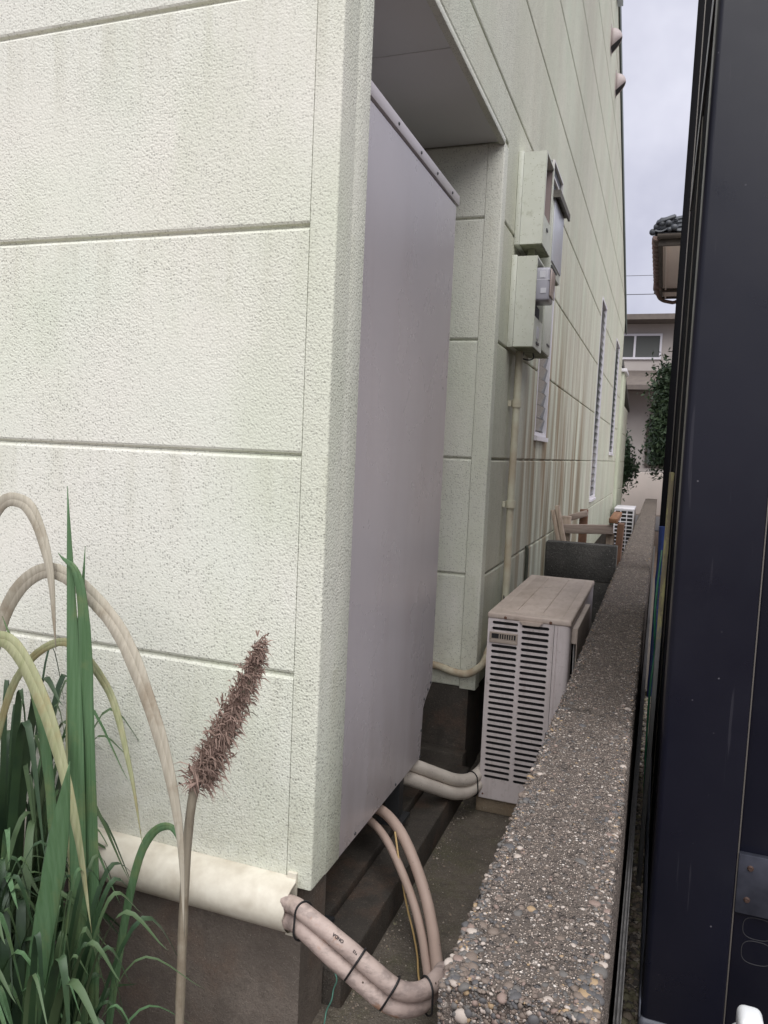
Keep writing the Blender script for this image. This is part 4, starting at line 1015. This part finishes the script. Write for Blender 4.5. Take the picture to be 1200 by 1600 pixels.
# ================================================================== NEIGHBOUR ROOF CORNER
NB = thing('neighbour_house', 'neighbouring house with dark tiled hip roof, beige soffit and rusty gutter', 'house', (3.4, 15, 0))
ex, ey, ez = .36, 12.0, 4.60
ef = 15.9
box('wall', (1.25, 7.5, 12.9, 15.6, 0, 4.60), M['nwall'], NB)
box('soffit', (ex+.06, 7.6, ey+.05, ef, ez, ez+.02), M['soff2'], NB)
box('soffit_batten', (ex+.05, 7.6, 15.10, 15.2, ez-.05, ez-.002), M['fascia'], NB); box('soffit_batten', (ex+.05, 7.6, ef-.06, ef, ez-.035, ez-.002), M['fascia'], NB)
box('fascia', (ex, 7.6, ey, ey+.048, ez-.04, ez+.12), M['fascia'], NB, bev=.004); box('fascia', (ex, ex+.058, ey+.05, ef, ez-.04, ez+.12), M['fascia'], NB, bev=.004)
box('inner_fascia', (ex+.10, ex+.125, ey+.06, ef, ez-.03, ez-.002), M['soff2'], NB)
bm = bmesh.new()
for a, b in zip(range(12), range(1, 13)):
    pass
gp = [(ex-.085 + .062*math.cos(math.pi + math.pi*k/8) + .06, ez+.09 + .062*math.sin(math.pi + math.pi*k/8)) for k in range(9)]
gp2 = gp + [(x*.0 + x + (.004 if x < ex-.025 else -.004), z) for x, z in gp[::-1]]
prism('gutter', gp, 1, ey-.04, ef+.02, M['rusty'], NB)
gq = [(ey-.055 + .06*math.cos(math.pi + math.pi*k/8), ez+.10 + .06*math.sin(math.pi + math.pi*k/8)) for k in range(9)]
prism('gutter', gq, 0, ex-.02, 7.6, M['fascia'], NB)
bm = bmesh.new()
for k in range(14): bm_box(bm, ex-.097, ex+.02, ey+.1+.27*k, ey+.112+.27*k, ez+.012, ez+.10)
finish('gutter_brackets', bm, M['rusty'], NB)['kind'] = 'stuff'
tube('downpipe', [(ex-.03, 15.0, ez+.03), (ex-.02, 15.02, ez-.10), (ex+.05, 15.15, ez-.19), (ex+.25, 15.3, ez-.22), (1.2, 15.45, ez-.30), (1.21, 15.45, .05)], .032, M['rusty'], NB, 10)
box('collector', (ex-.10, ex+.04, 14.86, 15.06, ez-.05, ez+.05), M['rusty'], NB, bev=.01)
# roof slopes and tiles
zr_ = ez+.14
bm = bmesh.new()
pk = 2.0
vs = [bm.verts.new(p) for p in ((ex-.02, ey-.02, zr_), (7.6, ey-.02, zr_), (7.6, ey+pk, zr_+pk*.45), (ex+pk, ey+pk, zr_+pk*.45), (ex+pk, ef-.02, zr_+pk*.45), (ex-.02, ef+.02, zr_))]
bm.faces.new((vs[0], vs[1], vs[2], vs[3])); bm.faces.new((vs[0], vs[3], vs[4], vs[5])); bm.faces.new((vs[2], vs[4], vs[3])); bm.faces.new(vs[::-1][:1] + [vs[0], vs[1]]) if 0 else None
rf = finish('roof_slope', bm, M['kawara'], NB); md = rf.modifiers.new('s', 'SOLIDIFY'); md.thickness = .03
tile = bpy.data.meshes.new('roof_tile'); bm = bmesh.new()
pts = []
for k in range(13):
    u = k/12; pts.append((u*.27, .035*math.sin(u*math.pi*2+math.pi) if u > .5 else -.018*math.sin(u*math.pi*2)))
rows_ = []
for s in range(2):
    rows_.append([bm.verts.new((x, s*.30, z + s*.135 + .02)) for x, z in pts]); rows_.append([bm.verts.new((x, s*.30, z + s*.135 - .002)) for x, z in pts])
for k in range(12):
    bm.faces.new((rows_[0][k], rows_[0][k+1], rows_[2][k+1], rows_[2][k])); bm.faces.new((rows_[1][k], rows_[3][k], rows_[3][k+1], rows_[1][k+1])); bm.faces.new((rows_[0][k], rows_[1][k], rows_[1][k+1], rows_[0][k+1]))
bmesh.ops.create_uvsphere(bm, u_segments=10, v_segments=6, radius=.036, matrix=Matrix.Translation((.20, -.005, .015)))
bmesh.ops.recalc_face_normals(bm, faces=bm.faces); bm.to_mesh(tile); bm.free(); tile.shade_smooth(); tile.materials.append(M['kawara'])
def place(me, name, loc, rz=0, parent=NB):
    o = bpy.data.objects.new(name, me); COL.objects.link(o); o.location = loc; o.rotation_euler = (0, 0, rz)
    o.parent = parent; o.matrix_parent_inverse = Matrix.Translation(parent.location).inverted(); return o
for k in range(8): place(tile, 'roof_tile', (ex-.06+.27*k, ey-.06, zr_+.01))
for k in range(14): place(tile, 'roof_tile', (ex-.06, ey+.25+.27*k, zr_+.01), -math.pi/2)
hr = Vector((1, 1, .45)).normalized()
for k, (w, dz) in enumerate(((.13, .0), (.11, .06), (.09, .115))):
    bm = bmesh.new(); p0 = Vector((ex+.10, ey+.10, zr_+.075+dz)); path = [p0 + Vector((1, 1, .45))*t for t in np.linspace(0, 1.9, 14)]
    bm_tube(bm, path, lambda t, w=w: w*(1 + .06*math.sin(t*80)), 8, flat=.45); finish('hip_ridge', bm, M['kawara'], NB, 50)
bm = bmesh.new()
for (x, y, z, s) in ((-.03, -.06, .13, .05), (.06, -.11, .12, .045), (-.10, -.02, .10, .05), (-.155, .06, .05, .05), (.14, -.13, .05, .05)):
    bmesh.ops.create_icosphere(bm, subdivisions=2, radius=s, matrix=Matrix.Translation((ex+.06+x, ey+.06+y, zr_+z)))
bm_box(bm, ex-.06, ex+.22, ey-.06, ey+.20, zr_+.185, zr_+.235, bev=.02, rot=Matrix.Rotation(.35, 3, 'X') @ Matrix.Rotation(-.3, 3, 'Y'))
bm_box(bm, ex-.02, ex+.19, ey-.02, ey+.15, zr_+.03, zr_+.22, bev=.03)
finish('ridge_end_ornament', bm, M['kawara'], NB, 60)

# ================================================================== FAR BACKGROUND
FH = thing('far_house', 'distant pale plastered house with a brown roof at the end of the alley', 'house', (1, 26, 0))
box('wall', (-4, 7, 24, 30, 0, 5.62), M['nwall2'], FH)
prism('roof', [(23.2, 5.60), (27, 5.95), (31, 5.60), (31, 5.45), (23.2, 5.45)], 0, -4.8, 7.8, M['nroof'], FH)
prism('porch_roof', [(22.5, 3.55), (23.99, 4.1), (23.99, 3.5), (22.5, 3.42)], 0, -3.6, 6.4, M['nroof'], FH)
for x in (-1.1, 1.9):
    w_ = boxes('window', [(x, x+1.5, 23.93, 23.998, 4.42, 4.48), (x, x+1.5, 23.93, 23.998, 5.10, 5.16), (x, x+.06, 23.93, 23.998, 4.48, 5.10), (x+1.44, x+1.5, 23.93, 23.998, 4.48, 5.10), (x+.72, x+.78, 23.93, 23.998, 4.48, 5.10)], M['white'], FH)
    link('pane', box_mesh(x+.06, x+.72, 23.96, 23.985, 4.48, 5.10), M['dimroom'], w_); link('pane', box_mesh(x+.78, x+1.44, 23.96, 23.985, 4.48, 5.10), M['dimroom'], w_)
for x in (-2.6, .15, 2.8):
    w_ = boxes('window', [(x, x+1.6, 23.93, 23.998, 2.9-1.6, 2.98-1.6), (x, x+1.6, 23.93, 23.998, 1.35+1.25, 2.68), (x, x+.06, 23.93, 23.998, 1.38, 2.60), (x+1.54, x+1.6, 23.93, 23.998, 1.38, 2.60), (x+.77, x+.83, 23.93, 23.998, 1.38, 2.60)], M['fascia'], FH)
    link('pane', box_mesh(x+.06, x+.77, 23.96, 23.985, 1.38, 2.60), M['dimroom'], w_); link('pane', box_mesh(x+.83, x+1.54, 23.96, 23.985, 1.38, 2.60), M['dimroom'], w_)
tag(box('garden_wall', (-5, 8, 22.0, 22.18, 0, 1.15), M['nwall'], bev=.02), 'low beige garden wall across the road in front of the distant house', 'wall')
def leafcloud(n, c, r, size, seed, squash=1.0):
    g = np.random.default_rng(seed); v, f = [], []
    lumps = g.normal(0, .5, (14, 3)); lumps /= np.maximum(1, np.linalg.norm(lumps, axis=1))[:, None]
    for i in range(n):
        p = lumps[g.integers(14)]*.75 + g.normal(0, .24, 3); p = p*np.array(r)*np.array((1, 1, squash)) + np.array(c)
        a, b = g.normal(0, 1, 3), g.normal(0, 1, 3); a /= np.linalg.norm(a); b -= a*b.dot(a); b /= np.linalg.norm(b)
        s = size*g.uniform(.6, 1.4); k = len(v)
        v += [p - a*s, p + b*s*.45, p + a*s, p - b*s*.45]; f.append((k, k+1, k+2, k+3))
    me = bpy.data.meshes.new('foliage'); me.from_pydata([tuple(x) for x in v], [], f); return me
def bush(name, label, cat, c, r, n, size, seed, mats, group=None):
    t = thing(name, label, cat, (c[0], c[1], 0), group)
    link('crown', leafcloud(n, c, r, size, seed), mats[0], t); link('crown', leafcloud(n//2, (c[0]+.1, c[1]-.1, c[2]+.15), r, size, seed+50), mats[1], t)
    bm = bmesh.new(); bm_tube(bm, cat_curve([(c[0], c[1], 0), (c[0]+.05, c[1], c[2]*.5), (c[0], c[1]+.05, c[2]+r[2]*.3)], 5), lambda t: .07-.045*t, 8)
    for k in range(6):
        a = k*1.05; bm_tube(bm, cat_curve([(c[0]+.03, c[1], c[2]*(.45+.07*k)), (c[0]+r[0]*.35*math.cos(a), c[1]+r[1]*.35*math.sin(a), c[2]*.8+.06*k), (c[0]+r[0]*.6*math.cos(a), c[1]+r[1]*.6*math.sin(a), c[2]+r[2]*.3)], 4), lambda t: .03-.022*t, 6)
    finish('trunk', bm, M['bark'], t, 50)
M['tree1'] = plain('tree_leaf_dark', (.035, .065, .03), .6); M['tree2'] = plain('tree_leaf_mid', (.06, .10, .042), .6)
bush('garden_tree', 'dark green bushy tree at the end of the alley beside the shed', 'tree', (.80, 16.4, 2.35), (.62, .7, 1.0), 11000, .045, 4, (M['tree1'], M['tree2']))
bush('garden_shrub', 'small dull green shrub on the left at the end of the alley', 'shrub', (-.25, 16.6, 1.3), (.35, .4, .6), 3600, .04, 9, (M['tree2'], M['tree1']))
for x, lab in ((-7.5, 'left'), (9.5, 'right')):
    p_ = thing('utility_pole', f'tall concrete utility pole beside the far road, out on the {lab}', 'utility pole', (x, 22, 0), 'utility poles')
    tube('post', [(x, 22, 0), (x, 22, 9)], .14, M['pole'], p_, 10, curve=False); boxes('crossarm', [(x-.7, x+.7, 21.85, 21.86, 6.55, 6.65), (x-.7, x+.7, 21.85, 21.86, 5.95, 6.05)], M['darkmetal'], p_)
tag(tube('utility_wire', [(-7.5, 21.86, 6.68), (0, 21.86, 6.36), (9.5, 21.86, 6.68)], .007, M['darkmetal'], None, 5), 'upper thin utility wire crossing the sky below the tiled roof corner', 'wire')
tag(tube('utility_wire', [(-7.5, 21.86, 6.06), (0, 21.86, 5.87), (9.5, 21.86, 6.06)], .010, M['darkmetal'], None, 5), 'lower utility wire crossing the sky just above the distant house', 'wire')

# ================================================================== PLANTS BY THE FRONT WALL
def strap(pts, w, m, parent, name='leaf', twist=0.0, fold=.25):
    path = cat_curve(pts, 8); N = len(path); bm = bmesh.new(); prev = None
    for i, p in enumerate(path):
        t = i/(N-1); tg = (path[min(i+1, N-1)] - path[max(i-1, 0)]).normalized()
        side = tg.cross(Vector((.25, -1, .15))); side.normalize(); nn = side.cross(tg); rag = 1 + .10*mnoise.noise(p*23)
        ww = w*(min(1, .55 + 1.6*t) if t < .5 else 1)*(1 if t < .6 else max(.02, 1-((t-.6)/.4)**1.6))*rag
        a = bm.verts.new(p - side*ww + nn*ww*fold); b = bm.verts.new(p); c = bm.verts.new(p + side*ww + nn*ww*fold)
        if prev: bm.faces.new((prev[0], a, b, prev[1])); bm.faces.new((prev[1], b, c, prev[2]))
        prev = (a, b, c)
    o = finish(name, bm, m, parent, 14); md = o.modifiers.new('s', 'SOLIDIFY'); md.thickness = .0016; return o
PL = thing('strap_leaf_plant', 'tall plant with one upright green leaf and arching dry leaves by the front wall', 'plant', (-.36, 1.12, 0))
strap([(-.33, 1.10, 0), (-.335, 1.10, .45), (-.355, 1.10, .95), (-.38, 1.10, 1.36)], .015, M['leafm'], PL)
strap([(-.35, 1.12, 0), (-.36, 1.12, .5), (-.372, 1.12, .9), (-.365, 1.13, 1.25)], .013, M['leafm'], PL)
strap([(-.31, 1.11, 0), (-.315, 1.11, .5), (-.33, 1.11, .85), (-.345, 1.10, 1.17), (-.39, 1.09, 1.24)], .012, M['leafm'], PL)
strap([(-.37, 1.14, 0), (-.385, 1.14, .5), (-.40, 1.14, .8), (-.41, 1.14, 1.08)], .010, M['leafo'], PL)
strap([(-.40, 1.16, 0), (-.70, 1.18, .55), (-.62, 1.17, 1.02), (-.48, 1.15, 1.19), (-.30, 1.12, 1.13), (-.19, 1.10, .98), (-.125, 1.09, .80), (-.10, 1.08, .60)], .015, M['leafp'], PL)
strap([(-.42, 1.10, 0), (-.72, 1.10, .6), (-.60, 1.09, .98), (-.50, 1.08, 1.07), (-.40, 1.07, .97), (-.32, 1.06, .78), (-.27, 1.05, .58)], .015, M['leafo'], PL)
strap([(-.50, 1.15, 0), (-.75, 1.15, .8), (-.62, 1.15, 1.25), (-.52, 1.14, 1.32), (-.45, 1.13, 1.22), (-.42, 1.12, 1.05)], .013, M['leafp'], PL)
strap([(-.40, 1.05, 0), (-.38, 1.03, .4), (-.30, 1.0, .75), (-.26, .98, .92)], .020, M['leafm'], PL)
strap([(-.41, 1.17, 0), (-.66, 1.19, .5), (-.60, 1.18, .9), (-.46, 1.17, 1.05), (-.33, 1.15, .99), (-.26, 1.13, .86), (-.22, 1.12, .72)], .008, M['leafo'], PL)
strap([(-.36, 1.13, 0), (-.42, 1.14, .5), (-.46, 1.13, .9), (-.55, 1.12, 1.1)], .010, M['leafm'], PL)
strap([(-.34, 1.14, 0), (-.30, 1.15, .4), (-.24, 1.14, .68), (-.17, 1.13, .76), (-.12, 1.12, .70)], .008, M['leafm'], PL)
rl = random.Random(11)
DF = thing('dry_flower_stalk', 'dried brown flower head on a pale stalk in front of the cream wall', 'flower', (-.12, 1.12, 0))
tube('stalk', [(-.13, 1.12, 0), (-.132, 1.12, .45), (-.118, 1.12, .82), (-.06, 1.12, .95), (.0, 1.12, 1.08)], lambda t: .0085 if t < .55 else .0085-.011*(t-.55), M['stalk'], DF, 9, wob=.12)
bm = bmesh.new()
for k in range(3600):
    t = rl.random()**1.15; sg = .011*(1 - .6*t); c = Vector((-.105 + .115*t, 1.12, .86 + .25*t)) + Vector((rl.gauss(0, sg), rl.gauss(0, sg), rl.gauss(0, .012)))
    a = Vector((rl.gauss(.45, .8), rl.gauss(0, .8), rl.gauss(.6, .7))).normalized(); L_ = rl.uniform(.008, .036)*(1.15 - .6*t); sd = a.orthogonal().normalized()*rl.uniform(.0003, .0011); dr = Vector((0, 0, -.3*L_))
    p = [bm.verts.new(q) for q in (c - sd, c + a*L_*.55 - sd*1.6, c + a*L_ + dr, c + a*L_*.55 + sd*1.6, c + sd)]; bm.faces.new(p)
finish('flower_head', bm, M['dry'], DF)
for c, n_, s_ in (((-.56, .98), 260, 1), ((-.35, .95), 150, 2), ((-.66, 1.2), 170, 3)):
    rl = random.Random(s_); lab = {1: 'dense dark green clump of narrow leaves at the lower left by the wall', 2: 'lower dark green leaf clump in front of the tall upright leaf', 3: 'dark leafy clump at the far left edge against the cream wall'}[s_]
    t = thing('leaf_clump', lab, 'plant', (c[0], c[1], 0), 'dark leaf clumps by the front wall')
    bm = bmesh.new()
    for k in range(n_):
        a = rl.uniform(0, 6.28); R_ = rl.uniform(.03, .17); h = rl.uniform(.30, .70 if s_ != 3 else .98); b0 = Vector((c[0] + .05*math.cos(a), c[1] + .05*math.sin(a), 0))
        path = cat_curve([b0, b0 + Vector((R_*.4*math.cos(a), R_*.4*math.sin(a), h*.6)), b0 + Vector((R_*math.cos(a), R_*math.sin(a), h)), b0 + Vector((R_*(1.4+.5*rl.random())*math.cos(a), R_*1.6*math.sin(a), h*rl.uniform(.72, 1.0)))], 6)
        prev = None; N = len(path); w = rl.uniform(.004, .012); mi_ = rl.choice((0, 0, 1, 1, 2))
        for i, p in enumerate(path):
            q = i/(N-1); sd = Vector((-math.sin(a), math.cos(a), .2))*w*(1-q**3)
            x = bm.verts.new(p-sd); c_ = bm.verts.new(p - Vector((0, 0, .35*w*(1-q**3)))); y = bm.verts.new(p+sd)
            if prev:
                for fa in (bm.faces.new((prev[0], x, c_, prev[1])), bm.faces.new((prev[1], c_, y, prev[2]))): fa.material_index = mi_
            prev = (x, c_, y)
    finish('foliage', bm, (M['leafd'], M['tree2'], M['leafm']), t, 70)
